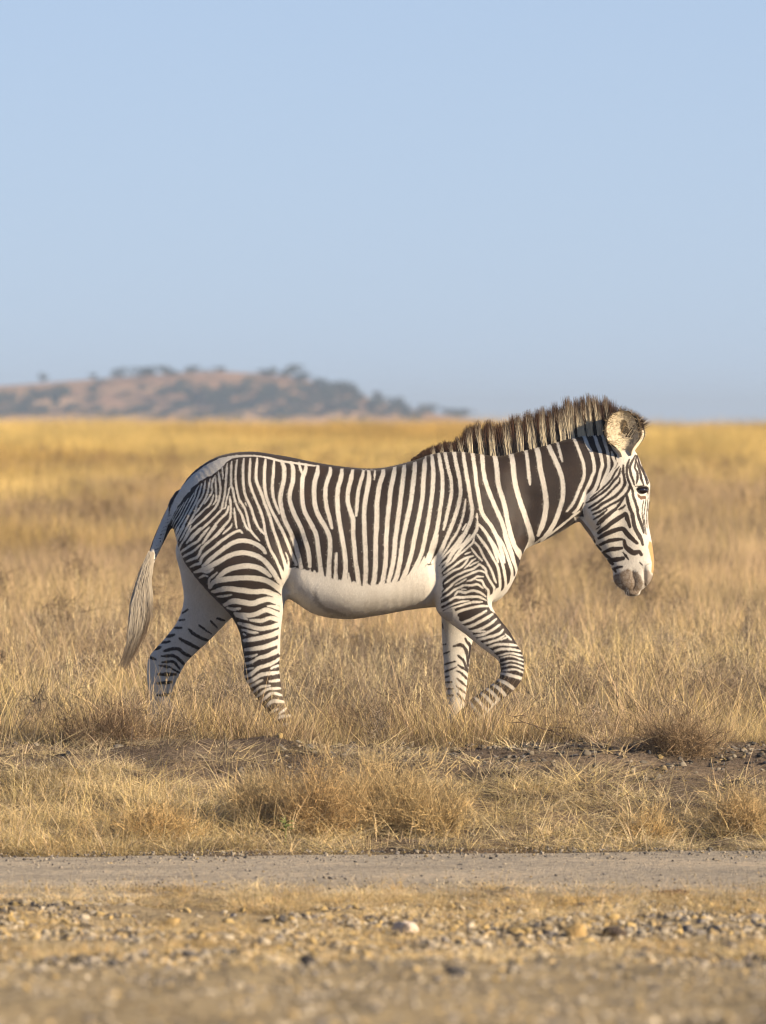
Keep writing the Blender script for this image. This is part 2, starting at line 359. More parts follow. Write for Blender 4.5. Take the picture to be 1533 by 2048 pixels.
FIELD = np.full((len(gx), len(gyy), len(gz)), 1.0, np.float32)
def add_loft(st, k, p=2.2, per=26, vmax=0.0, cap=.6):
    """blend a lofted volume into FIELD (smooth union radius k); vmax shifts the widest height"""
    S = cr(st, per); S[:, 4] = np.maximum(S[:, 4], .004)
    T = np.stack([(S[:, 0]-CX)/PX, (GY-S[:, 1])/PX], 1); B = np.stack([(S[:, 2]-CX)/PX, (GY-S[:, 3])/PX], 1)
    C = (T+B)/2; H = (T-B)/2; h = np.linalg.norm(H, axis=1); n = H/h[:, None]
    tg = np.stack([n[:, 1], -n[:, 0]], 1)
    dirn = np.gradient(C, axis=0); tg *= np.sign((tg*dirn).sum(1))[:, None]
    mg = .06 + k
    lo = np.minimum(T, B).min(0)-mg; hi = np.maximum(T, B).max(0)+mg
    ix = slice(*np.searchsorted(gx, [lo[0], hi[0]])); iz = slice(*np.searchsorted(gz, [lo[1], hi[1]]))
    ylo = (S[:, 5]-S[:, 4]).min()-mg; yhi = (S[:, 5]+S[:, 4]).max()+mg
    iy = slice(*np.searchsorted(gyy, [ylo, yhi]))
    Xg, Zg = np.meshgrid(gx[ix], gz[iz], indexing='ij')
    best = np.full(Xg.shape, 1e9); v = np.zeros_like(Xg); al = np.zeros_like(Xg); w = np.zeros_like(Xg); yc = np.zeros_like(Xg); hh = np.ones_like(Xg)
    for q in range(len(S)):
        dx = Xg-C[q, 0]; dz = Zg-C[q, 1]
        a = dx*tg[q, 0]+dz*tg[q, 1]; vv = (dx*n[q, 0]+dz*n[q, 1])/h[q]
        sc = np.abs(a) + .25*np.maximum(np.abs(vv)-1, 0)*h[q]
        mk = sc < best
        best[mk] = sc[mk]; v[mk] = vv[mk]; al[mk] = a[mk]; w[mk] = S[q, 4]; yc[mk] = S[q, 5]; hh[mk] = h[q]
    if vmax: v = np.where(v > vmax, (v-vmax)/(1-vmax), (v-vmax)/(1+vmax))
    rad = np.minimum(w, hh)
    e = np.maximum(np.abs(al)-.004, 0)/(cap*rad)
    U = (gyy[iy][None, :, None]-yc[:, None, :])/w[:, None, :]
    r = (np.abs(U)**p + (np.abs(v)**p + e**p)[:, None, :])**(1/p)
    d = ((r-1)*rad[:, None, :]).astype(np.float32)
    F = FIELD[ix, iy, iz]
    hb = np.clip(.5+.5*(d-F)/k, 0, 1)
    FIELD[ix, iy, iz] = d*(1-hb) + F*hb - k*hb*(1-hb)

add_loft(TRUNK, .02, 2.5, vmax=-.5)
add_loft(HEAD, .028, 2.3)
add_loft(HIND_N, .05, 2.2); add_loft(HIND_F, .05, 2.2)
add_loft(FORE_N, .035, 2.2); add_loft(FORE_F, .035, 2.2)
add_loft(TAIL, .02, 2.0)

def seg_dist(X, Y, P):
    """distance of points to polyline P (with end clamp)"""
    best = np.full(X.shape, 1e9)
    for (x0, y0), (x1, y1) in zip(P[:-1], P[1:]):
        dx, dy = x1-x0, y1-y0; L = dx*dx+dy*dy+1e-9
        t = np.clip(((X-x0)*dx+(Y-y0)*dy)/L, 0, 1)
        best = np.minimum(best, np.hypot(X-x0-t*dx, Y-y0-t*dy))
    return best
# muscle swellings and creases (photo side view, amplitude m, radius px, sides)
PXg, PYg = np.meshgrid(gx*PX+CX, GY-gz*PX, indexing='ij')
NEAR = np.clip((-gyy)/.06, 0, 1)[None, :, None]; FARS = np.clip((gyy)/.06, 0, 1)[None, :, None]; BOTH = np.clip(np.abs(gyy)/.05, 0, 1)[None, :, None]
REL = [([(930,960),(965,1060),(980,1120)], .012, 30, BOTH), ([(900,1130),(940,1160)], .016, 32, NEAR), ([(885,1180),(905,1205)], .012, 20, NEAR),
       ([(440,1030),(470,1090),(500,1130)], .014, 55, NEAR), ([(540,1090),(556,1150)], .010, 22, NEAR), ([(480,960),(500,940)], .008, 34, BOTH),
       ([(590,1080),(582,1130),(577,1170)], -.016, 13, NEAR), ([(1060,1000),(1045,1060),(1035,1110)], -.010, 22, BOTH), ([(1005,950),(1020,1040),(1030,1100)], .006, 22, BOTH),
       ([(868,1110),(874,1150),(868,1200)], -.014, 12, NEAR), ([(1190,1010),(1200,1030)], .016, 30, BOTH), ([(1172,985),(1166,1010),(1170,1035),(1190,1062)], -.010, 7, BOTH),
       ([(1262,966),(1282,964),(1296,970)], .010, 10, BOTH), ([(1272,985),(1290,985)], -.007, 9, BOTH), ([(1262,1000),(1262,1040),(1272,1080)], .006, 14, BOTH), ([(1240,1030),(1236,1070),(1244,1110)], -.007, 16, BOTH),
       ([(1298,1135),(1296,1160)], .010, 11, BOTH), ([(1289,1140),(1290,1168)], -.007, 4, BOTH), ([(1266,1143),(1271,1165),(1268,1180)], -.007, 4, BOTH), ([(1245,1155),(1255,1172)], .006, 14, BOTH),
       ([(500,1290),(545,1300)], .004, 16, NEAR), ([(515,1350),(545,1330)], -.004, 8, NEAR), ([(1150,900),(1165,950),(1150,1000)], .006, 30, BOTH), ([(1120,1040),(1090,1062),(1060,1085)], -.006, 14, BOTH),
       ([(640,1040),(690,1100),(760,1100)], .010, 70, BOTH), ([(620,960),(700,975),(800,960)], -.004, 26, BOTH), ([(1228,1165),(1240,1178)], .004, 12, BOTH)]
for P, amp, rad, side in REL:
    amp *= 1.45 if P[0][0] < 1150 else 1.0
    b = np.array(P); m_ = rad*2.6
    ix = slice(*np.searchsorted(gx*PX+CX, [b[:, 0].min()-m_, b[:, 0].max()+m_])); iz = slice(*np.searchsorted(gz, [(GY-b[:, 1].max()-m_)/PX, (GY-b[:, 1].min()+m_)/PX]))
    g = amp*np.exp(-(seg_dist(PXg[ix, iz], PYg[ix, iz], P)/rad)**2)
    FIELD[ix, :, iz] -= (g[:, None, :]*side).astype(np.float32)
# rib hints
rib = .0016*np.sin((PXg-PYg*.12)/13.5)*np.exp(-((PXg-740)/90)**2-((PYg-1060)/90)**2)
ix = slice(*np.searchsorted(gx*PX+CX, [560, 920])); iz = slice(*np.searchsorted(gz, [.65, 1.4]))
FIELD[ix, :, iz] -= (rib[ix, iz][:, None, :]*BOTH).astype(np.float32)

def surface_nets(F, ox):
    S = F < 0
    c = [S[i:S.shape[0]-1+i, j:S.shape[1]-1+j, k:S.shape[2]-1+k] for i in (0, 1) for j in (0, 1) for k in (0, 1)]
    cnt = sum(a.astype(np.int8) for a in c); act = (cnt > 0) & (cnt < 8)
    I = np.argwhere(act); idx = np.full(act.shape, -1, np.int64); idx[act] = np.arange(len(I))
    acc = np.zeros((len(I), 3)); n = np.zeros(len(I))
    cor = [(i, j, k) for i in (0, 1) for j in (0, 1) for k in (0, 1)]
    val = [F[I[:, 0]+i, I[:, 1]+j, I[:, 2]+k] for i, j, k in cor]
    for a in range(8):
        for b in range(a+1, 8):
            if sum(abs(p-q) for p, q in zip(cor[a], cor[b])) != 1: continue
            va, vb = val[a], val[b]; mk = (va < 0) != (vb < 0)
            t = va/(va-vb+1e-12)
            pa = np.array(cor[a], float); pb = np.array(cor[b], float)
            pt = pa[None] + t[:, None]*(pb-pa)[None]
            acc[mk] += pt[mk]; n[mk] += 1
    V = (I + acc/n[:, None])*VOX + np.array(ox)
    Qs = []
    for ax in range(3):
        s0 = [slice(None)]*3; s1 = [slice(None)]*3; s0[ax] = slice(0, -1); s1[ax] = slice(1, None)
        A = S[tuple(s0)]; Bq = S[tuple(s1)]; E = np.argwhere(A != Bq)
        o1, o2 = (ax+1) % 3, (ax+2) % 3
        ok = (E[:, o1] > 0) & (E[:, o2] > 0) & (E[:, o1] < F.shape[o1]-1) & (E[:, o2] < F.shape[o2]-1); E = E[ok]
        def cell(d1, d2):
            J = E.copy(); J[:, o1] -= d1; J[:, o2] -= d2; return idx[J[:, 0], J[:, 1], J[:, 2]]
        q = np.stack([cell(1, 1), cell(0, 1), cell(0, 0), cell(1, 0)], 1)
        inside = A[E[:, 0], E[:, 1], E[:, 2]]
        q[~inside] = q[~inside][:, ::-1]
        Qs.append(q)
    return V, np.concatenate(Qs)
ZV, ZQ = surface_nets(FIELD, (gx[0], gyy[0], gz[0]))
# light smoothing (Taubin)
e = np.concatenate([ZQ[:, [0, 1]], ZQ[:, [1, 2]], ZQ[:, [2, 3]], ZQ[:, [3, 0]]])
deg = np.bincount(e.ravel(), minlength=len(ZV)).astype(float)[:, None]
for lam in (.6, -.62, .6, -.62, .5):
    s = np.zeros_like(ZV)
    for c_ in range(3):
        s[:, c_] = np.bincount(e[:, 0], ZV[e[:, 1], c_], len(ZV)) + np.bincount(e[:, 1], ZV[e[:, 0], c_], len(ZV))
    ZV = ZV + lam*(s/deg-ZV)
base_me = mesh_np('body_base', ZV, ZQ, smooth=True)
tmp = bpy.data.objects.new('body_base', base_me); COL.objects.link(tmp)
md = tmp.modifiers.new('s', 'SUBSURF'); md.levels = 1; md.render_levels = 1
dg = bpy.context.evaluated_depsgraph_get()
body_me = bpy.data.meshes.new_from_object(tmp.evaluated_get(dg)); body_me.name = 'zebra_body'
bpy.data.objects.remove(tmp); bpy.data.meshes.remove(base_me)
nv_ = len(body_me.vertices); BV = np.zeros(nv_*3, np.float32); body_me.vertices.foreach_get('co', BV); BV = BV.reshape(-1, 3)
BN = np.zeros(nv_*3, np.float32); body_me.vertices.foreach_get('normal', BN); BN = BN.reshape(-1, 3)
print('zebra verts', nv_)
# ------------------------------------------------------------------ the coat: stripes laid on the body's own side view
def Z(ox, oy, s): return lambda L: [(w/s, [(ox+x/s, oy+y/s) for x, y in P]) for w, P in L]
z1, z2, z3, z4, z5, z6, z7 = Z(1100,760,4.454), Z(800,760,2.839), Z(320,880,4.791), Z(560,880,4.509), Z(830,1050,5.25), Z(230,1020,4.996), Z(400,1130,6.025)
za, zb = Z(1150,860,9.018), Z(1150,1020,9.018)
WHITE = []     # white strokes over dark: trunk, neck, near legs
WHITE += z4([
 (42,[(20,185),(45,260),(40,360),(15,480),(15,560),(40,680),(100,820),(145,930),(175,1040),(198,1140)]),
 (42,[(100,200),(125,260),(120,370),(95,480),(100,560),(140,670),(200,790),(235,900),(265,1010),(278,1130)]),
 (26,[(175,200),(188,250),(210,310)]),
 (42,[(240,215),(235,270),(212,330),(205,420),(210,540),(230,640),(285,740),(335,850),(350,960),(365,1080),(380,1220),(380,1260)]),
 (44,[(345,230),(345,290),(320,370),(315,480),(325,590),(355,680),(410,770),(450,860),(458,950),(450,1080),(445,1200),(450,1270)]),
 (40,[(455,240),(455,300),(420,400),(415,480),(425,580),(450,690),(472,785)]),
 (44,[(560,250),(555,330),(530,430),(523,530),(530,650),(550,780),(570,900),(590,1020),(597,1130),(590,1240),(575,1300)]),
 (32,[(515,1010),(512,1080),(508,1180),(512,1280)]),
 (42,[(660,255),(645,350),(620,450),(618,560),(640,640),(665,720),(665,840),(675,950),(685,1060),(700,1170),(715,1300)]),
 (24,[(625,1190),(632,1310)]),
 (34,[(760,260),(740,340),(710,450),(700,560),(690,675)]),
 (44,[(800,260),(805,330),(795,420),(775,530),(762,650),(765,760),(770,900),(775,1020),(778,1150),(770,1310)]),
 (18,[(860,260),(853,355)]), (20,[(740,262),(870,262),(940,255)]),
 (46,[(935,245),(930,310),(900,400),(885,500),(875,600),(875,720),(870,850),(865,980),(865,1100),(855,1220),(840,1310)]),
 (44,[(1040,225),(1025,320),(1000,450),(985,600),(970,750),(960,900),(958,1040),(945,1160),(920,1290)]),
 (44,[(1125,205),(1115,320),(1100,440),(1085,580),(1065,720),(1045,860),(1035,980),(1020,1110),(980,1260)]),
 (44,[(1220,175),(1215,290),(1200,420),(1180,560),(1150,700),(1120,830),(1100,960),(1085,1080),(1060,1200),(1030,1270)]),
 (42,[(1310,145),(1305,250),(1295,380),(1285,520),(1260,660),(1230,800),(1205,930),(1175,1060),(1140,1170),(1100,1250)]),
 (40,[(1370,130),(1380,230),(1385,330),(1375,450),(1360,580),(1340,720),(1315,850),(1285,990),(1245,1090),(1190,1190),(1150,1240)]),
 (26,[(1305,1045),(1270,1120),(1230,1190),(1200,1230)]),
 (38,[(1435,120),(1450,230),(1465,330),(1465,450),(1450,580),(1430,720),(1410,830),(1370,950),(1330,1060),(1270,1150)]),
])
WHITE += z2([
 (21,[(250,370),(268,480),(290,570),(290,650),(270,750),(248,845)]),
 (24,[(300,370),(320,480),(340,580),(340,670),(310,780),(270,880),(230,970),(195,1030)]),
 (23,[(355,370),(370,490),(385,580),(400,670),(410,740),(395,810),(350,900),(300,970),(262,1040)]),
 (14,[(373,675),(360,760),(330,850),(285,925)]), (11,[(375,815),(355,850)]),
 (24,[(408,380),(425,500),(435,590),(450,680),(470,760),(520,830),(560,920),(592,1030)]),
 (12,[(436,755),(440,800)]), (18,[(440,800),(432,850),(400,895),(350,950),(300,1020)]), (20,[(443,812),(490,870),(530,950),(556,1030)]),
 (26,[(465,380),(475,520),(500,620),(540,720),(575,800),(600,880),(630,970),(650,1030)]),
 (29,[(530,390),(550,500),(560,600),(590,700),(610,800),(635,900),(670,980),(695,1015)]),
 (31,[(620,360),(640,460),(650,560),(670,650),(700,740),(730,830),(750,900),(742,940),(715,990)]),
 (22,[(688,300),(715,400),(725,470),(737,592)]),
 (32,[(757,320),(785,420),(800,520),(820,620),(830,710),(812,810),(785,880)]),
 (28,[(822,270),(845,370),(880,450),(915,540),(925,640),(905,740),(860,840),(805,915)]),
 (16,[(878,260),(892,340),(921,462)]),
 (14,[(700,1010),(770,925),(860,870),(960,790),(1020,745)]),
])
WHITE += za([
 (60,[(-290,-330),(-200,-160),(0,190),(60,340),(110,480),(155,620),(165,760),(150,880),(90,1030),(30,1180),(-40,1330),(-140,1460)]),
 (66,[(40,-130),(100,0),(170,120),(220,260),(290,390),(320,500),(342,620),(342,740),(300,840),(260,960),(200,1080),(145,1220),(60,1400),(-20,1490)]),
 (66,[(220,-150),(300,0),(360,110),(400,240),(450,380),(480,520),(490,640),(460,740),(430,860),(390,980),(340,1080),(250,1170),(150,1290)]),
 (62,[(380,-150),(450,0),(510,110),(540,230),(580,350),(600,470),(610,590),(600,700),(550,820),(500,920),(462,985)]),
 (56,[(600,0),(620,110),(660,230),(700,330),(760,420)]),
 (54,[(660,390),(690,500),(722,590),(702,680),(620,800),(540,920),(480,1010),(415,1100)]),
 (48,[(800,630),(740,720),(680,820),(620,920),(540,1010),(440,1090),(330,1160),(200,1260)]),
])
WHITE += z3([
 (44,[(425,1200),(500,1130),(600,1050),(720,972),(820,955),(930,985),(1000,1035),(1022,1072)]),
 (44,[(365,1255),(450,1222),(560,1165),(680,1098),(800,1070),(930,1095),(1020,1155),(1090,1245),(1148,1345)]),
 (46,[(562,1312),(640,1245),(740,1208),(860,1195),(980,1225),(1070,1295)]),
 (48,[(490,1405),(530,1352),(640,1325),(780,1310),(920,1312),(1030,1335),(1120,1390),(1190,1455)]),
 (48,[(525,1445),(640,1415),(780,1425),(900,1442),(1030,1442),(1120,1482),(1190,1535)]),
 (23,[(748,190),(735,300),(740,430),(770,560),(820,640),(850,740),(880,860),(965,955)]), (18,[(828,595),(838,622)]),
 (26,[(812,175),(805,280),(810,420),(830,530),(880,640),(920,760),(960,840),(1012,895)]),
 (28,[(872,175),(870,300),(870,400),(910,520),(960,640),(1000,760),(1018,880),(1060,1020),(1120,1130),(1170,1250),(1200,1340)]),
 (30,[(937,175),(930,290),(935,390),(980,500),(1020,620),(1060,720),(1100,860),(1150,1000),(1190,1120),(1222,1240)]),
 (32,[(1015,185),(1010,300),(1010,420),(1030,540),(1070,650),(1130,760),(1190,880),(1240,1000),(1280,1100),(1315,1180)]),
 (30,[(1100,195),(1095,310),(1085,430),(1100,560),(1152,695)]),
 (15,[(1215,1070),(1240,1150),(1225,1260),(1200,1400)]),
 (22,[(680,165),(850,148),(1000,160),(1200,205),(1500,245)]),
])
WHITE += z7([
 (62,[(310,470),(420,420),(520,430),(640,450),(740,420),(850,400),(1000,460)]),
 (40,[(340,500),(420,520),(495,508)]), (56,[(430,572),(560,592),(680,580),(800,530),(900,560),(990,600)]), (34,[(830,480),(900,490),(1000,520)]),
 (34,[(440,600),(520,620),(585,640)]), (46,[(620,652),(760,658),(860,625),(985,655)]),
 (50,[(475,690),(600,722),(720,752),(850,740),(980,690)]), (32,[(515,765),(620,795),(705,800)]), (28,[(530,815),(560,830)]),
 (54,[(540,895),(650,880),(760,860),(870,830),(975,785)]), (52,[(550,1010),(680,992),(780,975),(880,940),(975,895)]),
 (28,[(550,1095),(640,1085),(695,1065)]), (48,[(690,1115),(730,1100),(800,1085),(880,1050),(975,1000)]), (32,[(550,1175),(620,1160),(700,1115)]), (24,[(560,1242),(655,1225)]),
 (42,[(550,1335),(640,1290),(710,1230),(800,1200),(880,1170),(975,1110)]), (34,[(870,1232),(900,1215),(975,1195)]),
 (42,[(555,1410),(660,1360),(740,1310),(840,1292),(975,1282)]), (34,[(590,1465),(690,1405),(760,1370)]), (42,[(850,1385),(975,1372)]),
 (30,[(640,1525),(740,1455),(855,1438)]), (32,[(690,1580),(780,1505),(860,1475),(990,1470)]), (34,[(730,1640),(815,1570),(890,1530),(1005,1558)]),
 (42,[(810,1690),(860,1640),(920,1625),(1030,1640)]), (30,[(850,1770),(945,1715)]), (36,[(960,1775),(1045,1715)]), (44,[(900,1860),(980,1812),(1090,1800)]),
 (40,[(930,1930),(1100,1890)]), (40,[(960,2010),(1150,1960)]),
])
WHITE += z5([
 (28,[(745,888),(640,950),(530,1002),(415,1035)]), (30,[(810,925),(720,980),(600,1042),(520,1062),(440,1082)]), (28,[(850,975),(760,1042),(650,1092),(510,1115)]),
 (22,[(740,1105),(620,1105),(580,1110)]), (27,[(890,1035),(800,1095),(700,1140),(550,1165)]), (27,[(925,1085),(880,1130),(770,1165),(610,1205)]), (25,[(935,1150),(870,1190),(760,1222),(680,1255)]),
 (20,[(945,1135),(1005,1195)]), (20,[(895,1195),(965,1165)]), (25,[(1070,1255),(960,1242),(860,1242),(730,1285)]), (25,[(1105,1312),(1000,1292),(890,1292),(780,1335)]),
 (19,[(1125,1362),(1000,1332),(860,1362)]), (16,[(1135,1408),(1000,1362),(890,1385)]), (16,[(1135,1450),(1020,1412),(900,1435)]), (17,[(1140,1498),(1020,1452),(910,1475)]),
 (20,[(1140,1540),(1040,1502),(920,1515)]),
 (46,[(1180,0),(1215,130),(1200,200),(1150,300)]),
])
zr, zt, zs = Z(330,930,10.22), Z(340,1050,9.581), Z(860,1070,8.517)
FINE_W = zr([   # haunch
 (15,[(145,1150),(185,1060),(250,930),(320,830)]), (17,[(150,1230),(195,1110),(270,980),(340,860),(400,765)]), (20,[(160,1300),(215,1170),(300,1030),(370,900),(430,780),(490,680)]),
 (24,[(170,1380),(240,1240),(330,1100),(400,960),(460,840),(530,710),(600,570)]), (30,[(180,1450),(260,1310),(345,1180),(430,1030),(500,900),(560,770),(620,640),(650,520),(700,420)]),
 (38,[(215,1530),(330,1340),(420,1180),(500,1030),(570,900),(640,760),(690,640),(730,520),(770,380)]),
 (40,[(330,1530),(420,1370),(500,1215),(560,1100),(620,1000),(650,890),(690,770),(760,660),(810,540),(830,430),(842,320)]),
 (38,[(645,985),(720,880),(800,760),(860,650),(900,530),(920,400),(942,280)]), (40,[(505,1215),(620,1110),(740,990),(840,890),(930,820),(985,720),(1015,605)]),
 (38,[(830,780),(900,680),(960,590),(988,500),(975,420),(1005,300),(1040,215)]), (38,[(1015,795),(1060,720),(1072,640),(1065,500),(1055,380),(1055,240)]),
 (44,[(420,1530),(500,1400),(570,1310),(660,1230),(780,1130),(880,1040),(980,940),(1060,850),(1110,750),(1140,620),(1155,480),(1140,330),(1110,140)]),
 (46,[(540,1530),(640,1420),(760,1310),(880,1200),(1000,1090),(1100,980),(1180,890),(1205,760),(1240,600),(1258,420),(1270,250),(1290,-30)]),
 (34,[(1195,885),(1255,860),(1272,750),(1310,600),(1330,480),(1362,425)]), (46,[(840,1530),(920,1400),(1000,1290),(1100,1160),(1200,1050),(1290,960),(1322,835)]),
 (46,[(960,1530),(1080,1400),(1200,1270),(1310,1150),(1360,1060),(1372,900),(1362,740),(1350,635)]), (42,[(1215,1390),(1310,1310),(1380,1230),(1395,1180)]),
 (42,[(1440,870),(1460,1050),(1492,1275)]), (34,[(1200,285),(1200,180),(1190,50)]), (44,[(1380,-80),(1372,150),(1375,400),(1400,480),(1450,680),(1510,850),(1600,1010),(1680,1250),(1760,1330)]),
]) + zt([
 (30,[(80,310),(110,200),(170,90),(200,0)]), (32,[(120,380),(160,260),(240,120),(300,0)]), (26,[(150,430),(150,370),(170,320)]), (38,[(190,460),(230,370),(300,250),(380,90),(420,0)]),
 (44,[(340,330),(420,230),(520,130),(620,40)]), (50,[(215,520),(320,440),(440,360),(560,290),(650,180),(782,28)]), (48,[(265,600),(370,540),(490,470),(612,358)]), (44,[(640,350),(720,240),(820,120),(920,0)]),
 (50,[(335,690),(440,640),(560,590),(620,460),(660,400),(760,310),(900,200),(1060,40)]), (54,[(415,785),(520,740),(605,715),(635,620),(700,540),(850,420),(1000,300),(1200,160),(1350,90),(1405,135)]),
 (60,[(490,890),(620,860),(740,880),(850,820)]), (50,[(585,1000),(680,950),(745,960)]), (44,[(765,1190),(775,1030),(850,960),(930,885)]), (60,[(825,1265),(900,1240),(1000,1225)]), (46,[(925,1352),(1050,1345),(1205,1318)]),
]) + zs([       # shoulder and chest
 (58,[(130,-20),(90,150),(30,330),(-20,450)]), (44,[(290,-20),(220,170),(130,320),(40,460)]), (38,[(430,-20),(330,150),(230,300),(110,440)]), (36,[(550,-20),(440,130),(310,280),(180,420),(100,520)]),
 (36,[(680,-20),(590,110),(460,230),(330,370),(190,500)]), (36,[(755,0),(720,120),(640,200),(500,320),(380,430),(250,530),(170,610)]), (38,[(600,310),(680,280)]),
 (40,[(730,340),(600,380),(500,440),(380,530),(240,630)]), (38,[(650,380),(600,460),(520,540),(400,590),(300,660),(210,730)]), (32,[(770,390),(700,430),(650,490),(590,550)]), (28,[(820,440),(740,470),(670,510)]),
 (38,[(870,505),(830,490),(730,560),(600,600),(520,640),(430,680),(330,750),(250,810)]), (38,[(940,630),(840,590),(760,610),(650,660),(540,710),(430,780),(330,870),(215,970)]),
 (35,[(900,690),(800,690),(720,740),(630,770)]), (28,[(612,728),(530,780),(430,832)]), (40,[(900,890),(800,820),(700,840),(580,840),(480,880),(400,920),(330,980),(190,1070)]), (30,[(530,900),(605,907)]),
 (42,[(780,740),(880,760),(920,850),(990,930),(980,1050)]), (44,[(945,1030),(850,960),(720,930),(600,960),(480,940),(415,1010)]), (44,[(955,1095),(840,1040),(700,1030),(560,1040),(430,1040),(330,1100),(150,1195)]),
 (40,[(885,1122),(760,1120),(650,1140),(500,1190),(330,1245),(190,1320)]), (38,[(660,1100),(500,1120),(330,1190),(150,1285)]), (46,[(985,1195),(860,1190),(700,1220),(560,1260),(370,1335)]),
 (42,[(755,105),(840,200),(920,370),(1020,550),(1122,795)]), (38,[(700,205),(780,310),(882,425)]), (50,[(800,-20),(930,150),(1050,350),(1150,530),(1190,780),(1180,960)]), (52,[(970,-20),(1100,180),(1200,390),(1260,600),(1290,850),(1250,970)]),
 (55,[(1130,-20),(1260,200),(1350,450),(1400,650),(1360,860)]), (60,[(1250,-20),(1340,220),(1420,430),(1480,600),(1470,700)]), (70,[(1390,-20),(1450,180),(1533,290),(1540,400)]), (42,[(830,470),(930,560),(960,660),(1060,830),(1090,900),(1060,1020)]),
])
WHITE += [(6.4,[(1000,1344),(1022,1348),(1050,1358)]),(6.6,[(994,1357),(1012,1364),(1032,1380)]),(6.6,[(983,1366),(998,1375),(1014,1393)]),(6.4,[(971,1374),(985,1384),(1001,1403)]),(6.4,[(960,1382),(974,1394),(990,1413)]),
 (6.4,[(948,1391),(962,1404),(978,1424)]),(6.4,[(938,1400),(966,1436)])]
WPOLY = [   # white areas
 [(110,690),(60,760),(20,880),(100,800),(130,720),(200,590),(300,470),(400,385),(500,330),(570,285),(640,215),(700,175),(850,150),(1000,165),(1000,100),(850,80),(700,80),(520,150),(360,270),(220,380),(110,520),(0,700)],
]
WPOLY = [[(320+x/4.791, 880+y/4.791) for x, y in WPOLY[0]],
 [(575,1140),(590,1136),(610,1142),(640,1150),(662,1158),(690,1166),(720,1173),(745,1172),(770,1168),(795,1164),(815,1158),(838,1146),(856,1134),(872,1128),(874,1150),(868,1180),(866,1290),(700,1300),(560,1300),(566,1200)],
 [(868,1128),(882,1132),(886,1160),(884,1185),(880,1205),(888,1236),(872,1232),(858,1200),(856,1160)],
 [(975,1190),(1002,1182),(1030,1150),(1060,1150),(1010,1230),(980,1220),(972,1200)],
]
def taper_stroke(X, Y, w, P, acc, soft_ends=True):
    S = cr(P, 6) if len(P) > 2 else np.asarray(P, float)
    lo = S.min(0)-w*2-4; hi = S.max(0)+w*2+4
    mk = np.where((X > lo[0]) & (X < hi[0]) & (Y > lo[1]) & (Y < hi[1]))[0]
    if not len(mk): return
    x = X[mk]; y = Y[mk]; L = np.concatenate([[0], np.cumsum(np.hypot(*np.diff(S, axis=0).T))]); T = L[-1]
    best = np.full(len(mk), -99.0)
    for k in range(len(S)-1):
        x0, y0 = S[k]; x1, y1 = S[k+1]; dx, dy = x1-x0, y1-y0; q = dx*dx+dy*dy+1e-9
        t = np.clip(((x-x0)*dx+(y-y0)*dy)/q, 0, 1)
        d = np.hypot(x-x0-t*dx, y-y0-t*dy); s = L[k]+t*(L[k+1]-L[k])
        en = np.minimum(s, T-s)
        hw = w/2*(.62+.38*np.clip(en/(w*1.6+2), 0, 1))
        best = np.maximum(best, hw-d)
    acc[mk] = np.maximum(acc[mk], best)
def poly_sd(X, Y, P):
    """signed distance, positive inside"""
    P = [tuple(p) for p in P]; d = seg_dist(X, Y, P+[P[0]]); ins = np.zeros(X.shape, bool)
    for (x0, y0), (x1, y1) in zip(P, P[1:]+P[:1]):
        c = ((y0 > Y) != (y1 > Y)) & (X < (x1-x0)*(Y-y0)/(y1-y0+1e-12)+x0); ins ^= c
    return np.where(ins, d, -d)

VX = BV[:, 0]*PX+CX; VY = GY-BV[:, 2]*PX; VYY = BV[:, 1]
# hair-by-hair unevenness of the stripe edges
j1 = fbm(VX*.16+3, VY*.16, 2)-.5; j2 = fbm(VX*.7+VYY*90, VY*.7+9, 2)-.5; j3 = fbm(VX*.05+40, VY*.05+7, 2)-.5
WX = VX + j3*1.2; WY = VY + (fbm(VX*.05+80, VY*.05+31, 2)-.5)*1.2
acc = np.full(nv_, -99.0)
NZ4 = 21
for q_, (w, P) in enumerate(WHITE):
    my = sum(p[1] for p in P)/len(P); mx_ = sum(p[0] for p in P)/len(P)
    leg = (my > 1120) and (mx_ < 580 or mx_ > 860)
    taper_stroke(WX, WY, w*(1.03 if leg else .90), P, acc)
for w, P in FINE_W: taper_stroke(WX, WY, w*(.98 if P[0][0] < 700 else .92), P, acc)
for q_, P in enumerate(WPOLY):
    b = np.array(P); mk = np.where((VX > b[:, 0].min()-40) & (VX < b[:, 0].max()+40) & (VY > b[:, 1].min()-40) & (VY < b[:, 1].max()+40))[0]
    sdp = poly_sd(WX[mk], WY[mk], P)
    if q_ == 1:
        jag = np.clip((fbm(VX[mk]*.11+3, VY[mk]*.02, 2)-.4)*24 + (fbm(VX[mk]*.45, VY[mk]*.05, 2)-.5)*8, 1, 14)
        acc[mk] = np.maximum(acc[mk] + np.clip((sdp+20)/20, 0, 1)*2.0*(acc[mk] > -6), (sdp + 2.5 + jag)*.8)
    else:
        acc[mk] = np.maximum(acc[mk], sdp + 4*j1[mk])
acc = np.maximum(acc, np.where((BN[:, 2] < -.45) & (VX > 560) & (VX < 1000) & (VY > 1150), 4.0, -99))
white = smooth01(acc + j1*.9 + j2*1.0, -.7, .7)

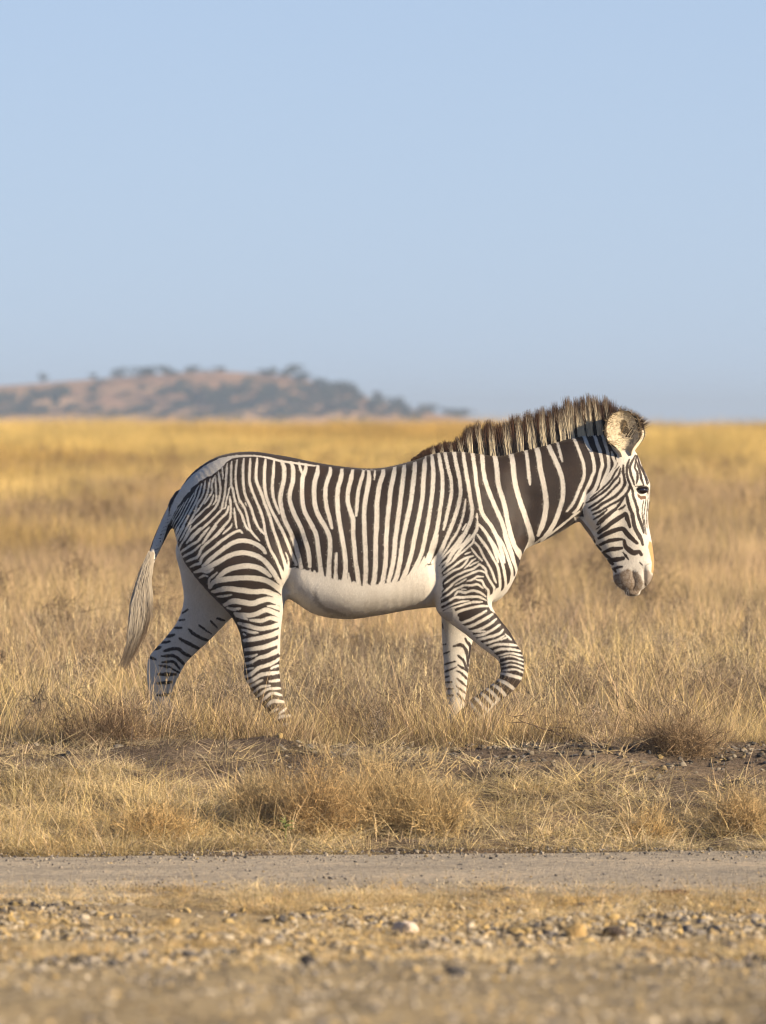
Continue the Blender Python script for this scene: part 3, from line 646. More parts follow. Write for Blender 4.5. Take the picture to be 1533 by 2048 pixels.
# head: dark strokes over white
DARK = za([
 (16,[(770,590),(745,650),(715,692)]),
 (34,[(800,655),(720,762),(660,870),(590,960),(500,1040),(400,1130),(270,1235)]),
 (40,[(818,690),(785,810),(700,905),(600,1032),(500,1120),(400,1190),(280,1270),(200,1310)]),
 (42,[(800,860),(792,940),(720,1022),(640,1102),(530,1202),(420,1290),(330,1350),(240,1402)]),
 (52,[(872,635),(868,760),(885,880),(890,970),(830,1080),(740,1172),(620,1252),(500,1315),(400,1392),(300,1445)]),
 (46,[(978,530),(940,640),(930,760),(950,880),(985,985),(955,1085),(890,1180),(820,1265)]), (42,[(960,1090),(890,1175),(800,1255),(640,1345),(500,1425),(400,1480),(320,1520)]),
 (46,[(880,1215),(800,1330),(720,1415),(620,1490),(520,1560),(430,1640),(395,1700)]),
 (58,[(925,1120),(935,1240),(975,1380),(1015,1480),(1030,1580)]), (50,[(782,1430),(860,1392),(900,1350)]),
 (50,[(985,980),(1030,1090),(1050,1200),(1085,1300),(1120,1400),(1132,1500),(1140,1560)]),
 (46,[(1092,455),(1010,600),(985,680),(1000,780),(1030,880),(1062,985)]), (40,[(1112,465),(1090,600),(1082,680),(1120,760),(1122,860),(1098,965)]),
 (46,[(1108,560),(1150,680),(1180,780),(1190,880),(1235,985)]), (40,[(1128,460),(1170,620),(1230,740),(1270,850),(1302,975)]), (16,[(1190,570),(1250,720),(1300,860),(1335,970)]),
 (18,[(1075,1012),(1140,1010),(1230,1005),(1320,1035)]), (26,[(1318,1050),(1300,1180)]),
 (13,[(1240,1260),(1215,1400),(1210,1540)]), (13,[(1282,1240),(1262,1400),(1250,1540)]), (12,[(1330,1080),(1315,1300),(1295,1540)]), (12,[(1352,1080),(1345,1300),(1325,1540)]),
]) + zb([
 (24,[(400,20),(310,70)]), (44,[(570,-10),(450,92),(335,162)]), (48,[(740,-20),(600,92),(500,180),(420,262)]),
 (22,[(470,230),(440,300),(380,350)]),
 (78,[(420,412),(540,322),(650,232),(760,155),(860,95),(905,75),(935,140),(962,220),(988,305)]), (80,[(430,505),(560,425),(700,365),(850,335),(930,420),(1030,512),(1125,592)]),
 (66,[(450,625),(560,575),(660,545),(855,522)]), (88,[(890,545),(912,650),(980,722),(1070,772),(1150,745),(1200,800)]), (80,[(530,755),(640,712),(760,692),(850,682)]),
 (44,[(868,762),(965,888)]), (105,[(640,905),(730,895),(870,872)]), (62,[(690,1065),(770,1032),(850,1022)]),
 (60,[(400,640),(470,715)]), (70,[(505,775),(630,865)]), (70,[(600,915),(690,975)]), (50,[(700,1050),(745,1120)]), (44,[(340,520),(360,580)]),
 (70,[(1005,-20),(1040,130),(1060,250),(1090,350),(1150,445),(1195,520),(1228,620)]), (52,[(1115,-20),(1142,100),(1180,220),(1220,330),(1242,410)]),
 (15,[(1215,-10),(1215,120),(1240,250),(1272,430)]), (15,[(1255,-10),(1245,120),(1265,260),(1287,440)]), (12,[(1300,-10),(1290,150),(1292,310)]), (10,[(1325,-10),(1320,200),(1312,335)]),
 (26,[(1170,940),(1215,990)]),
])
hd = np.full(nv_, -99.0)
for w, P in DARK: taper_stroke(WX, WY, w*1.1, P, hd)
headw = 1-smooth01(hd + j1*1.2 + j2*1.2, -.7, .7)
HEADP = [(1150+x/9.018, 860+y/9.018) for x, y in [(760,380),(745,560),(700,700),(600,850),(490,1000),(390,1120),(250,1210),(170,1290),(130,1400),(160,1560),(-20,1560),(60,1800),(900,3200),(1600,3000),(1700,900),(1150,-100),(900,250)]]
inhead = poly_sd(VX, VY, HEADP) > 0
white = np.where(inhead, headw, white)

# far legs: white inside with dark bars
FAR = z6([(36,[(590,1185),(660,1182)]),(36,[(495,1275),(590,1250)]),(36,[(460,1335),(545,1320)]),(44,[(390,1400),(450,1378)]),(36,[(735,1195),(810,1260),(920,1310)]),(38,[(645,1290),(730,1342),(840,1395)]),
 (38,[(490,1415),(620,1392),(690,1442),(760,1480)]),(34,[(460,1468),(590,1468),(690,1560)]),(30,[(470,1530),(580,1525),(640,1600)]),(34,[(320,1480),(400,1500)]),(26,[(955,1115),(1020,1185)]),(30,[(1015,1088),(1090,1110)]),
 (24,[(835,1155),(960,1245)]),(34,[(440,1560),(560,1580)]),(44,[(430,1650),(600,1650)]),(44,[(420,1740),(560,1730)]),(44,[(420,1860),(560,1850)]),(30,[(640,1110),(690,1100)]),(26,[(670,1040),(720,1000)]),
 (26,[(560,1590),(640,1640)]),(14,[(535,270),(560,290)]),(14,[(540,310),(566,330)]),(14,[(545,360),(570,370)])]) + z5([
 (34,[(535,1200),(590,1300),(570,1410)]),(34,[(410,1280),(500,1270),(550,1350),(562,1500)]),(32,[(460,1380),(512,1430),(545,1510),(575,1540)]),(26,[(455,1480),(520,1520),(575,1570)]),(26,[(440,1540),(500,1570),(565,1640)]),
 (26,[(450,1620),(550,1710)]),(26,[(440,1700),(550,1790)]),(26,[(450,1780),(530,1870)]),(24,[(300,1480),(430,1440)]),(24,[(310,1560),(440,1500)]),(26,[(310,1615),(360,1600)]),(28,[(310,1665),(395,1660)]),
 (28,[(310,1735),(405,1728)]),(28,[(310,1805),(405,1798)]),(22,[(270,1000),(300,1090)]),(20,[(290,1270),(330,1260)]),(20,[(300,1370),(370,1335)])])
fd = np.full(nv_, -99.0)
for w, P in FAR: taper_stroke(WX, WY, w, P, fd)
farw = 1-smooth01(fd + j1*2 + j2*1.5, -.8, .8)
isfar = (VYY > -.005) & (((VX < 485) & (VY > 1085) & (VX > 200)) | (VY > 1222))
white = np.where(isfar, farw, white)
# tail: white with a dark line along its upper side and small bars
tp = np.array([(345,995),(332,1018),(318,1048),(306,1080),(297,1108),(290,1150)], float)
istail = (VX < 352) & (VY > 1000) & (VYY < .06) & (VYY > -.17) & (VX < 352-(VY-1000)*.30)
td = seg_dist(VX, VY, [tuple(p) for p in tp])
tw = np.where(td < 2.6, 0.05, 1.0)
br = (np.sin((VY+VX*.3)*.95)+j2*3 > 1.0) & (td > 11) & (td < 17); tw = np.where(br, .15, tw)
white = np.where(istail, tw, white)
# dorsal line along the spine
topY = np.interp(VX, [338,342,350,365,385,410,440,470,500,560,630,700,760,820,868], [1030,1012,993,968,946,927,912,906,905,911,925,935,936,923,907])
white = np.where((VY < topY+4.0+3.5*j2) & (VX > 338) & (VX < 850) & (VY < 1030), 0.0, white)

DK = np.array([.031, .0205, .015]); WH = np.array([.645, .605, .525])
cn = fbm(VX*.03+5, VY*.03, 3)-.5
dark = DK[None]*(1+.5*cn[:, None]) + np.array([.012, .006, .002])[None]*np.clip(j3, 0, 1)[:, None]*2
light = WH[None]*(1+.07*cn[:, None]+.05*j2[:, None])
rgb = dark*(1-white[:, None]) + light*white[:, None]
def paint(mask, col): 
    global rgb
    rgb = rgb*(1-mask[:, None]) + np.array(col)[None]*mask[:, None]
def PB(L): return [(1150+x/9.018, 1020+y/9.018) for x, y in L]
def PA(L): return [(1150+x/9.018, 860+y/9.018) for x, y in L]
mz = poly_sd(VX, VY, PB([(700,1160),(850,1100),(950,1050),(1040,1100),(1130,1110),(1190,1200),(1250,1330),(1200,1440),(1100,1560),(1000,1560),(880,1490),(740,1400),(660,1260)]))
paint(smooth01(mz+j2*3, -2.5, 3)*(.84+.5*j2), (.125, .078, .040))
paint(smooth01(poly_sd(VX, VY, PB([(1250,1080),(1330,1080),(1420,1200),(1400,1330),(1300,1420),(1240,1400)]))+j2*2, -2, 3)*.75, (.20, .145, .10))
paint(smooth01(poly_sd(VX, VY, PB([(1340,560),(1385,575),(1460,800),(1470,1000),(1430,1170),(1375,1120),(1388,950),(1350,780),(1318,660)]))+j2*1.5, -1, 1.2)*.9, (.50, .265, .075))
for w, P, c in [(3.2, [(1050,1095),(1062,1200),(1092,1290),(1082,1380),(1050,1440)], (.045,.03,.02)), (2.0, [(1248,1080),(1262,1250),(1272,1350)], (.10,.07,.05)), (5.5, [(1270,1330),(1300,1385)], (.04,.026,.02)), (1.4, [(1250,1080),(1290,990),(1370,960)], (.25,.2,.15)),
                (9., [(20,110),(120,230),(250,390),(330,490)], (.20,.16,.125))]:
    a_ = np.full(nv_, -99.0); taper_stroke(VX, VY, w, PB(P), a_); paint(smooth01(a_+j2, -.8, .8)*.92*inhead, c)
paint(smooth01(poly_sd(VX, VY, PA([(1118,1140),(1190,1185),(1275,1185),(1290,1235),(1190,1255),(1128,1205)]))+j2*1.4, -.8, .8), (.13, .065, .028))
ed = np.hypot((VX-1284)/11.5, (VY-978.5)/7.4); paint(smooth01(1.16-ed+j2*.15, 0, .25), (.020, .014, .011))
sm = np.full(nv_, -99.0); taper_stroke(VX, VY, 11, [(630,1182),(636,1200),(652,1216),(690,1228)], sm); paint(smooth01(sm+j2*7+j1*6, -3, 5)*.55*(VYY < .02), (.16, .125, .09))
# dust on the lower legs, belly smudges, dark hooves
paint(smooth01(fbm(VX*.09+70, VY*.06, 3), .60, .80)*.35*smooth01(VY, 1185, 1215)*(VX > 590)*(VX < 850), (.30, .235, .16))
paint(smooth01(VY, 1330, 1470)*.30, (.40, .29, .17))
paint(np.where(VY > 1484, .9, 0)*((VX < 800)|(VYY > 0)), (.05, .042, .035))
paint(np.where((VY+ (930-VX)*0.85 > 1488) & (VX < 925) & (VX > 870) & (VY > 1425) & (VYY < 0), .9, 0), (.05, .042, .035))
paint(np.where((VY > 1222) & (VX > 850) & (VX < 905) & (VYY < 0) & (VY < 1240), .35, 0), (.12, .09, .07))
vcol(body_me, 'coat', np.clip(rgb, .004, 1))

m, nt, out = new_mat('zebra_coat')
at = N(nt, 'ShaderNodeAttribute', attribute_name='coat')
tc = N(nt, 'ShaderNodeTexCoord')
mp = N(nt, 'ShaderNodeMapping'); mp.inputs['Scale'].default_value = (260, 260, 90); nt.links.new(tc.outputs['Object'], mp.inputs[0])
n1 = N(nt, 'ShaderNodeTexNoise', Scale=1.0, Detail=3.0, Roughness=.6); nt.links.new(mp.outputs[0], n1.inputs['Vector'])
n2 = N(nt, 'ShaderNodeTexNoise', Scale=9.0, Detail=4.0, Roughness=.6); nt.links.new(tc.outputs['Object'], n2.inputs['Vector'])
r1 = ramp(nt, [(.3, (.84, .83, .82)), (.7, (1.12, 1.12, 1.12))]); nt.links.new(n1.outputs[0], r1.inputs[0])
r2 = ramp(nt, [(.35, (.93, .91, .88)), (.65, (1.05, 1.05, 1.05))]); nt.links.new(n2.outputs[0], r2.inputs[0])
c = mixc(nt, mixc(nt, at.outputs['Color'], r1.outputs[0], .8, 'MULTIPLY'), r2.outputs[0], .8, 'MULTIPLY')
b = N(nt, 'ShaderNodeBsdfPrincipled', Roughness=.62); nt.links.new(c, b.inputs['Base Color'])
b.inputs['Specular IOR Level'].default_value = .35; b.inputs['Sheen Weight'].default_value = .12; b.inputs['Sheen Roughness'].default_value = .4; b.inputs['Sheen Tint'].default_value = (1, .9, .75, 1)
bp = N(nt, 'ShaderNodeBump', Strength=.25, Distance=.004); nt.links.new(n1.outputs[0], bp.inputs['Height']); nt.links.new(bp.outputs[0], b.inputs['Normal'])
nt.links.new(b.outputs[0], out.inputs[0])
body_me.materials.clear(); body_me.materials.append(m); M_COAT = m
zebra = bpy.data.objects.new('zebra', None); COL.objects.link(zebra); zebra.empty_display_size = .3
tag(zebra, 'walking zebra with narrow stripes and white belly, head lowered, in dry grass', 'zebra')
obj('body', body_me, None, zebra)

# ---- eye
mk = np.where((np.hypot(VX-1284, VY-979) < 5) & (VYY < 0))[0]
ey = BV[mk, 1].min()
def uv_sphere(r, sx=1, sy=1, sz=1, nu=24, nv=14):
    V = [(0, 0, r*sz)]; Q = []; T = []
    for i in range(1, nv):
        a = math.pi*i/nv
        for j in range(nu): V.append((r*sx*math.sin(a)*math.cos(2*math.pi*j/nu), r*sy*math.sin(a)*math.sin(2*math.pi*j/nu), r*sz*math.cos(a)))
    V.append((0, 0, -r*sz)); L = len(V)-1
    for j in range(nu): T.append((0, 1+j, 1+(j+1) % nu)); T.append((L, L-nu+(j+1) % nu, L-nu+j))
    for i in range(nv-2):
        for j in range(nu): a = 1+i*nu+j; b_ = 1+i*nu+(j+1) % nu; Q.append((a, a+nu, b_+nu, b_))
    return mesh_np('ball', V, Q, T, smooth=True)
m_eye, nt, out = new_mat('eye_wet'); b = N(nt, 'ShaderNodeBsdfPrincipled', Roughness=.06); b.inputs['Base Color'].default_value = (.012, .006, .004, 1); b.inputs['Coat Weight'].default_value = 1; nt.links.new(b.outputs[0], out.inputs[0])
eye_me = uv_sphere(.0235, 1.15, .75, .82); eye_me.materials.append(m_eye)
m_lid, nt, out = new_mat('eyelid'); b = N(nt, 'ShaderNodeBsdfPrincipled', Roughness=.5); b.inputs['Base Color'].default_value = (.03, .02, .015, 1); nt.links.new(b.outputs[0], out.inputs[0])
def lid_mesh():
    V = []; Q = []; n = 20; mseg = 6
    for i in range(n+1):
        t = i/n; ang = math.pi*(1-t)
        cx_, cz_ = .031*math.cos(ang), .0155*math.sin(ang)+.002
        yy = -.0125*math.sin(ang)**.7
        rr = .0028+.0030*math.sin(ang)
        for k in range(mseg):
            a = 2*math.pi*k/mseg; V.append((cx_, yy+rr*math.cos(a), cz_+rr*math.sin(a)))
    for i in range(n):
        for k in range(mseg): Q.append((i*mseg+k, i*mseg+(k+1) % mseg, (i+1)*mseg+(k+1) % mseg, (i+1)*mseg+k))
    return mesh_np('lid', V, Q, smooth=True)
lid_me = lid_mesh(); lid_me.materials.append(m_lid)
for s in (1, -1):
    o = obj('eye', eye_me, None, zebra); o.location = ((1285-CX)/PX, s*(ey+.010), (GY-980)/PX); o.rotation_euler = (0, 0, s*.35)
    l = obj('eyelid', lid_me, None, o); l.scale = (1, s, 1)

# ---- ears: deep round cups, hairy inside
def ear_mesh(L=.232, Wd=.098):
    nt_, na = 26, 30; V = []; Cc = []; Q = []
    for side in (0, 1):
        for i in range(nt_):
            t = i/(nt_-1)
            prof = (.34+.66*smooth01(np.array(t), 0, .5))*(1-max(0, (t-.5)/.5)**2.6)**.5 if t < 1 else 0
            rr = Wd*float(prof) + .001
            ope = math.radians(45 + 62*float(smooth01(np.array(t), .05, .6)))     # half of the opening angle
            for j in range(na):
                f = j/(na-1)*2-1
                a = f*(math.pi-ope)
                # opening towards +X local
                x = -math.cos(a)*rr*(.50 if side == 0 else .43); y = math.sin(a)*rr*(1 if side == 0 else .93)
                x += .02*math.sin(t*2.4)
                V.append((x, y, t*L))
                n_ = float(fbm(np.array(t*9.+side*7), np.array(f*7.+3), 3))
                if side == 0:   # outer fur
                    c = np.array([.66, .57, .42])*(.75+.5*n_)
                    if t > .80: c = np.array([.05, .035, .022])
                else:           # hairy inside with a dark fold
                    c = np.array([.62, .53, .37])*(.6+.75*n_)
                    if n_ > .64 and .2 < t < .9: c = c*.5
                    if (((t-.62)/.17)**2+((f-.18)/.20)**2) < 1: c = np.array([.06, .045, .025])*(.6+1.5*n_)
                    if .93 > abs(f) > .74: c = np.array([.62, .52, .36])*(.7+.5*n_)
                if (f > .86 and t > .25) or (f < -.93 and t > .2): c = np.array([.018, .014, .012])
                Cc.append(c)
    def id_(s, i, j): return s*nt_*na+i*na+j
    for s in (0, 1):
        for i in range(nt_-1):
            for j in range(na-1):
                q = (id_(s, i, j), id_(s, i, j+1), id_(s, i+1, j+1), id_(s, i+1, j)); Q.append(q if s == 0 else q[::-1])
    for i in range(nt_-1):
        for j in (0, na-1):
            q = (id_(0, i, j), id_(0, i+1, j), id_(1, i+1, j), id_(1, i, j)); Q.append(q if j == 0 else q[::-1])
    me = mesh_np('ear', V, Q, smooth=True); vcol(me, 'coat', np.array(Cc)); me.materials.append(M_COAT); return me
ear_me = ear_mesh()
EARP = ((1252-CX)/PX, -.066, (GY-912)/PX)
ear = obj('ear', ear_me, None, zebra); ear.location = EARP; ear.rotation_euler = (R(10), R(3), R(-72))
ear2 = obj('ear', ear_me, None, zebra); ear2.location = ((1256-CX)/PX, .062, (GY-910)/PX); ear2.rotation_euler = (R(-14), R(24), R(60))

# ---- hair: strands as thin tapered blades
def strands(roots, dirs, lens, widths, croot, ctip, bend, nseg=4, tipstart=.45, seed=1):
    r = np.random.default_rng(seed); n = len(roots)
    side = np.cross(dirs, np.stack([r.normal(0, .25, n), np.ones(n), r.normal(0, .25, n)], 1)); side /= np.linalg.norm(side, axis=1)[:, None]
    V = []; C = []
    for k in range(nseg+1):
        t = k/nseg
        c = roots + dirs*(lens*t)[:, None] + bend*(lens*t*t)[:, None]
        w = widths*(1-t**1.6)*.5 + .00012
        V += [c-side*w[:, None], c+side*w[:, None]]
        f = np.clip((t-tipstart)/(1-tipstart)*1.5, 0, 1)
        cc = croot*(1-f)[:, None]+ctip*f[:, None] if isinstance(f, np.ndarray) else croot*(1-f)+ctip*f
        C += [cc, cc]
    V = np.stack(V, 1); C = np.stack(C, 1); m_ = V.shape[1]
    Q = []
    b0 = np.arange(n)*m_
    for k in range(nseg): Q.append(np.stack([b0+2*k, b0+2*k+1, b0+2*k+3, b0+2*k+2], 1))
    return V.reshape(-1, 3), np.concatenate(Q), C.reshape(-1, 3)
m_hair, nt, out = new_mat('coarse_hair'); at = N(nt, 'ShaderNodeAttribute', attribute_name='coat')
b = N(nt, 'ShaderNodeBsdfPrincipled', Roughness=.5); b.inputs['Specular IOR Level'].default_value = .3; nt.links.new(at.outputs['Color'], b.inputs['Base Color'])
tr = N(nt, 'ShaderNodeBsdfTranslucent'); nt.links.new(at.outputs['Color'], tr.inputs[0])
mx = N(nt, 'ShaderNodeMixShader'); mx.inputs[0].default_value = .25; nt.links.new(b.outputs[0], mx.inputs[1]); nt.links.new(tr.outputs[0], mx.inputs[2]); nt.links.new(mx.outputs[0], out.inputs[0])

# mane
crest = np.array([(826,921),(840,914),(868,908),(915,905),(962,909),(1000,911),(1040,903),(1085,892),(1125,882),(1165,872),(1205,867),(1232,868)], float)
tips = np.array([(815,921),(838,905),(868,889),(905,880),(922,872),(936,852),(965,848),(1000,845),(1040,835),(1085,818),(1125,806),(1165,796),(1200,795),(1232,808)], float)
n = 19000
X0 = rng.uniform(826, 1234, n); Yr = np.interp(X0, crest[:, 0], crest[:, 1]); Yt = np.interp(X0-6, tips[:, 0], tips[:, 1])
yoff = rng.normal(0, .011, n)
WS = [(800+x/2.839, 1.12*w/2.839) for x, w in [(203,12),(250,13),(303,14),(356,14),(408,16),(466,20),(534,24),(622,30),(690,22),(758,28),(824,28),(879,18),(932,24),(980,28),(1034,28),(1086,24),(1138,22),(1195,16)]]
isw = np.zeros(n)
for cx_, w_ in WS: isw = np.maximum(isw, (w_*.68-np.abs(X0-cx_)+rng.normal(0, .5, n) > 0)*1.)
roots = np.stack([(X0-CX)/PX, yoff, (GY-Yr)/PX-.012-np.abs(yoff)*.4], 1)
CW = 3.4
cl = np.floor(X0/CW+3.0*(fbm(X0*.25, X0*0+1., 3)-.5)+rng.integers(-1, 2, n)*(rng.random(n) < .35)).astype(int); crnd = np.random.default_rng(44).random((cl.max()+2, 4)); cr_ = crnd[cl]
ln = ((Yr-Yt)/PX+.016)*(.76+.24*cr_[:, 0])*np.where(rng.random(n) < .22, rng.uniform(.55, .9, n), rng.uniform(.84, 1.17, n))
tipx = X0*.6+.4*((cl+.5)*CW - 1.5) - 7 + (cr_[:, 1]-.5)*7 + rng.normal(0, 2.6, n)
sl = (tipx-X0)/PX/np.maximum(ln, .02)*.85
dirs = np.stack([np.clip(sl, -.6, .6), -yoff*3+(cr_[:, 2]-.5)*.10+rng.normal(0, .03, n), np.ones(n)], 1); dirs /= np.linalg.norm(dirs, axis=1)[:, None]
cw = np.array([.74, .64, .45])*rng.uniform(.8, 1.1, n)[:, None]; cd = np.array([.020, .013, .009])*rng.uniform(.6, 1.6, n)[:, None]
croot = cw*isw[:, None] + cd*(1-isw[:, None])
ctip = np.array([.085, .042, .021])*rng.uniform(.5, 1.8, n)[:, None]
ts_ = np.where(isw > .5, .54+.2*cr_[:, 3]+rng.normal(0, .07, n), .4)
V, Q, Cc = strands(roots, dirs, ln, np.full(n, .0022), croot, ctip, np.stack([rng.normal(-.01, .03, n), rng.normal(0, .03, n), np.zeros(n)], 1), 5, ts_, 3)
me = mesh_np('mane', V, Q); vcol(me, 'coat', Cc); me.materials.append(m_hair); obj('mane', me, None, zebra)
# forelock, between and in front of the ears
n = 1300
a = rng.random(n); fx = 1216+a*46; fy = 868-np.sin(a*1.8)*8+a*12
roots = np.stack([(fx-CX)/PX, rng.normal(0, .022, n), (GY-fy)/PX-.01], 1)
ang = -.15+a*.75+rng.normal(0, .16, n)
dirs = np.stack([np.sin(ang), rng.normal(0, .12, n), np.cos(ang)], 1)
ln = (.178-.055*a)*rng.uniform(.6, 1.1, n)
cd = np.array([.035, .02, .011])*rng.uniform(.5, 1.8, n)[:, None]
mixw = ((a > .3) & (a < .6) & (rng.random(n) < .5))[:, None]
V, Q, Cc = strands(roots, dirs, ln, np.full(n, .0026), np.where(mixw, np.array([[.5, .33, .14]]), cd), cd*1.3, np.stack([np.full(n, .12), np.zeros(n), np.full(n, -.1)], 1), 4, .6, 4)
me = mesh_np('forelock', V, Q); vcol(me, 'coat', Cc); me.materials.append(m_hair); obj('forelock', me, None, zebra)
# ear fringe: fine hairs round the rims
def fringe(eo, seed, n=420):
    r = np.random.default_rng(seed); M = eo.rotation_euler.to_matrix(); vs_ = np.array([v.co[:] for v in ear_me.vertices])
    na = 30; ids = np.concatenate([np.arange(8, 26)*na, np.arange(8, 26)*na+na-1]); pick = r.choice(ids, n)
    p = vs_[pick]+r.normal(0, .003, (n, 3)); d = np.stack([np.full(n, .5), np.sign(p[:, 1])*-.2+r.normal(0, .3, n), r.normal(.35, .3, n)], 1); d /= np.linalg.norm(d, axis=1)[:, None]
    V, Q, Cc = strands(p, d, r.uniform(.012, .032, n), np.full(n, .0016), np.array([[.5, .40, .25]])*r.uniform(.3, 1.2, n)[:, None], np.array([[.45, .30, .15]])*np.ones((n, 1)), r.normal(0, .1, (n, 3)), 3, .5, seed)
    me = mesh_np('ear_fringe', V, Q); vcol(me, 'coat', Cc); me.materials.append(m_hair); obj('ear_fringe', me, None, eo)
fringe(ear, 5); fringe(ear2, 6)
def ear_hair(eo, seed, n=300):
    r = np.random.default_rng(seed); vs_ = np.array([v.co[:] for v in ear_me.vertices]); na = 30; nt_ = 26
    pick = nt_*na + r.integers(3, 24, n)*na + r.integers(1, 29, n)
    p = vs_[pick]; d = np.stack([r.normal(.75, .25, n), -p[:, 1]*6+r.normal(0, .25, n), r.normal(.35, .35, n)], 1); d /= np.linalg.norm(d, axis=1)[:, None]
    c0 = np.array([[.74, .64, .46]])*r.uniform(.6, 1.2, n)[:, None]
    V, Q, Cc = strands(p, d, r.uniform(.012, .03, n), np.full(n, .0020), c0, c0*1.1, r.normal(0, .15, (n, 3)), 3, .5, seed)
    me = mesh_np('ear_hair', V, Q); vcol(me, 'coat', Cc); me.materials.append(m_hair); obj('ear_hair', me, None, eo)
ear_hair(ear, 15); ear_hair(ear2, 16)
# tail tuft
n = 2200
Lf = np.array([(297,1100),(291,1122),(279,1160),(268,1204),(265,1245),(259,1290),(243,1328)], float); Rt = np.array([(312,1104),(308,1126),(301,1160),(302,1200),(300,1232),(290,1270),(254,1336)], float)
a = rng.beta(1.0, 1.0, n); st = rng.uniform(0, .35, n)**1.3; en = np.clip(st+rng.uniform(.35, .9, n)**1.0, .3, 1.02)
ns = 7; V = []; C = []; depth = rng.normal(0, .02, n); aa = np.linspace(0, 1, 7); jit = rng.normal(0, 3.4, n); jit2 = rng.normal(0, 4.0, n)
for k in range(ns+1):
    t = st+(en-st)*k/ns
    lx = np.interp(t, aa, Lf[:, 0]); ly = np.interp(t, aa, Lf[:, 1]); rx = np.interp(t, aa, Rt[:, 0]); ry = np.interp(t, aa, Rt[:, 1])
    a_ = .5+(a-.5)*(.75+.35*min(1, k/3))
    x = lx+(rx-lx)*a_+jit*k/ns+jit2*np.sin(k*1.1)*.25; y = ly+(ry-ly)*a_
    w = .0019*(1-(k/ns)**2)*.5+.0002
    p = np.stack([(x-CX)/PX, -.10-.10*np.minimum(t*1.6, 1)+depth*(.4+.6*np.sin(math.pi*min(1., .2+.8*k/ns))), (GY-y)/PX], 1)
    V += [p-np.array([w, 0, 0]), p+np.array([w, 0, 0])]
    dkf = np.clip(smooth01(t, .66, .95)*.9 + smooth01(a, .72, .92)*smooth01(t, .42, .6)*.8, 0, 1)*rng.uniform(.75, 1, n)
    cc = np.array([[.64, .56, .43]])*rng.uniform(.8, 1.1, n)[:, None]*(1-dkf[:, None]) + np.array([[.12, .075, .042]])*dkf[:, None]
    C += [cc, cc]
V = np.stack(V, 1); C = np.stack(C, 1); m_ = V.shape[1]; b0 = np.arange(n)*m_
Q = np.concatenate([np.stack([b0+2*k, b0+2*k+1, b0+2*k+3, b0+2*k+2], 1) for k in range(ns)])
me = mesh_np('tail_tuft', V.reshape(-1, 3), Q); vcol(me, 'coat', C.reshape(-1, 3)); me.materials.append(m_hair); obj('tail_tuft', me, None, zebra)
# chin whiskers
n = 110; a = rng.random(n)
p = np.stack([(1230+a*35-CX)/PX, rng.normal(0, .03, n), (GY-(1158+a*24))/PX], 1); d = np.stack([-.6+a*.5+rng.normal(0, .2, n), rng.normal(0, .5, n), -.6+rng.normal(0, .2, n)], 1); d /= np.linalg.norm(d, axis=1)[:, None]
V, Q, Cc = strands(p, d, rng.uniform(.02, .06, n), np.full(n, .0007), np.full((n, 3), .25), np.full((n, 3), .35), np.zeros((n, 3)), 3, .5, 9)
me = mesh_np('whiskers', V, Q); vcol(me, 'coat', Cc); me.materials.append(m_hair); obj('whiskers', me, None, zebra)['kind'] = 'stuff'

# ---- short coat hairs lying along the body: soft stripe edges and a hairy sheen
tri = np.zeros(len(body_me.polygons)*4, np.int32); body_me.polygons.foreach_get('vertices', tri); tri = tri.reshape(-1, 4)
P0, P1, P2, P3 = (BV[tri[:, k]] for k in range(4))
ar = np.linalg.norm(np.cross(P2-P0, P3-P1), axis=1)*.5; fc_n = BN[tri[:, 0]]
ar = ar*np.where(fc_n[:, 1] > .5, .25, 1.0)*np.where(P0[:, 2] < .1, .2, 1)
n = 120000; pick = rng.choice(len(tri), n, p=ar/ar.sum()); u1, u2 = rng.random((2, n, 1))
root = (P0[pick]*(1-u1)+P1[pick]*u1)*(1-u2)+(P3[pick]*(1-u1)+P2[pick]*u1)*u2
nn = BN[tri[pick, 0]]; hx_ = root[:, 0]*PX+CX; hy_ = GY-root[:, 2]*PX
flow = np.where((hx_ > 1165)[:, None], np.array([[.35, 0, -1.]]), np.array([[-.75, 0, -.65]])) + rng.normal(0, .28, (n, 3))
flow = np.where(((hy_ > 1215) | (np.abs(nn[:, 2]) > .75))[:, None], np.array([[-.1, 0, -1.]])+rng.normal(0, .3, (n, 3)), flow)
flow -= nn*(flow*nn).sum(1)[:, None]; flow /= np.linalg.norm(flow, axis=1)[:, None]+1e-6
dv = flow + nn*rng.uniform(.10, .32, n)[:, None]; dv /= np.linalg.norm(dv, axis=1)[:, None]
L_ = rng.uniform(.006, .013, n)*np.where(hx_ > 1165, .6, 1); sd_ = np.cross(dv, nn); sd_ /= np.linalg.norm(sd_, axis=1)[:, None]+1e-6
w_ = rng.uniform(.0010, .0018, n)[:, None]; cc = np.clip(rgb[tri[pick, 0]], .004, 1)*rng.uniform(.72, 1.25, n)[:, None]
keep = (np.hypot(hx_-1285, hy_-979) > 12); root, dv, L_, sd_, w_, cc, nn = root[keep], dv[keep], L_[keep], sd_[keep], w_[keep], cc[keep], nn[keep]; n = len(root)
V = np.stack([root-sd_*w_*.5-nn*.001, root+sd_*w_*.5-nn*.001, root+dv*L_[:, None]+sd_*w_*.12, root+dv*L_[:, None]-sd_*w_*.12], 1).reshape(-1, 3)
me = mesh_np('coat_hair', V, np.arange(n*4).reshape(-1, 4)); vcol(me, 'coat', np.repeat(cc, 4, 0)); me.materials.append(M_COAT)
obj('coat_hair', me, None, zebra)['kind'] = 'stuff'
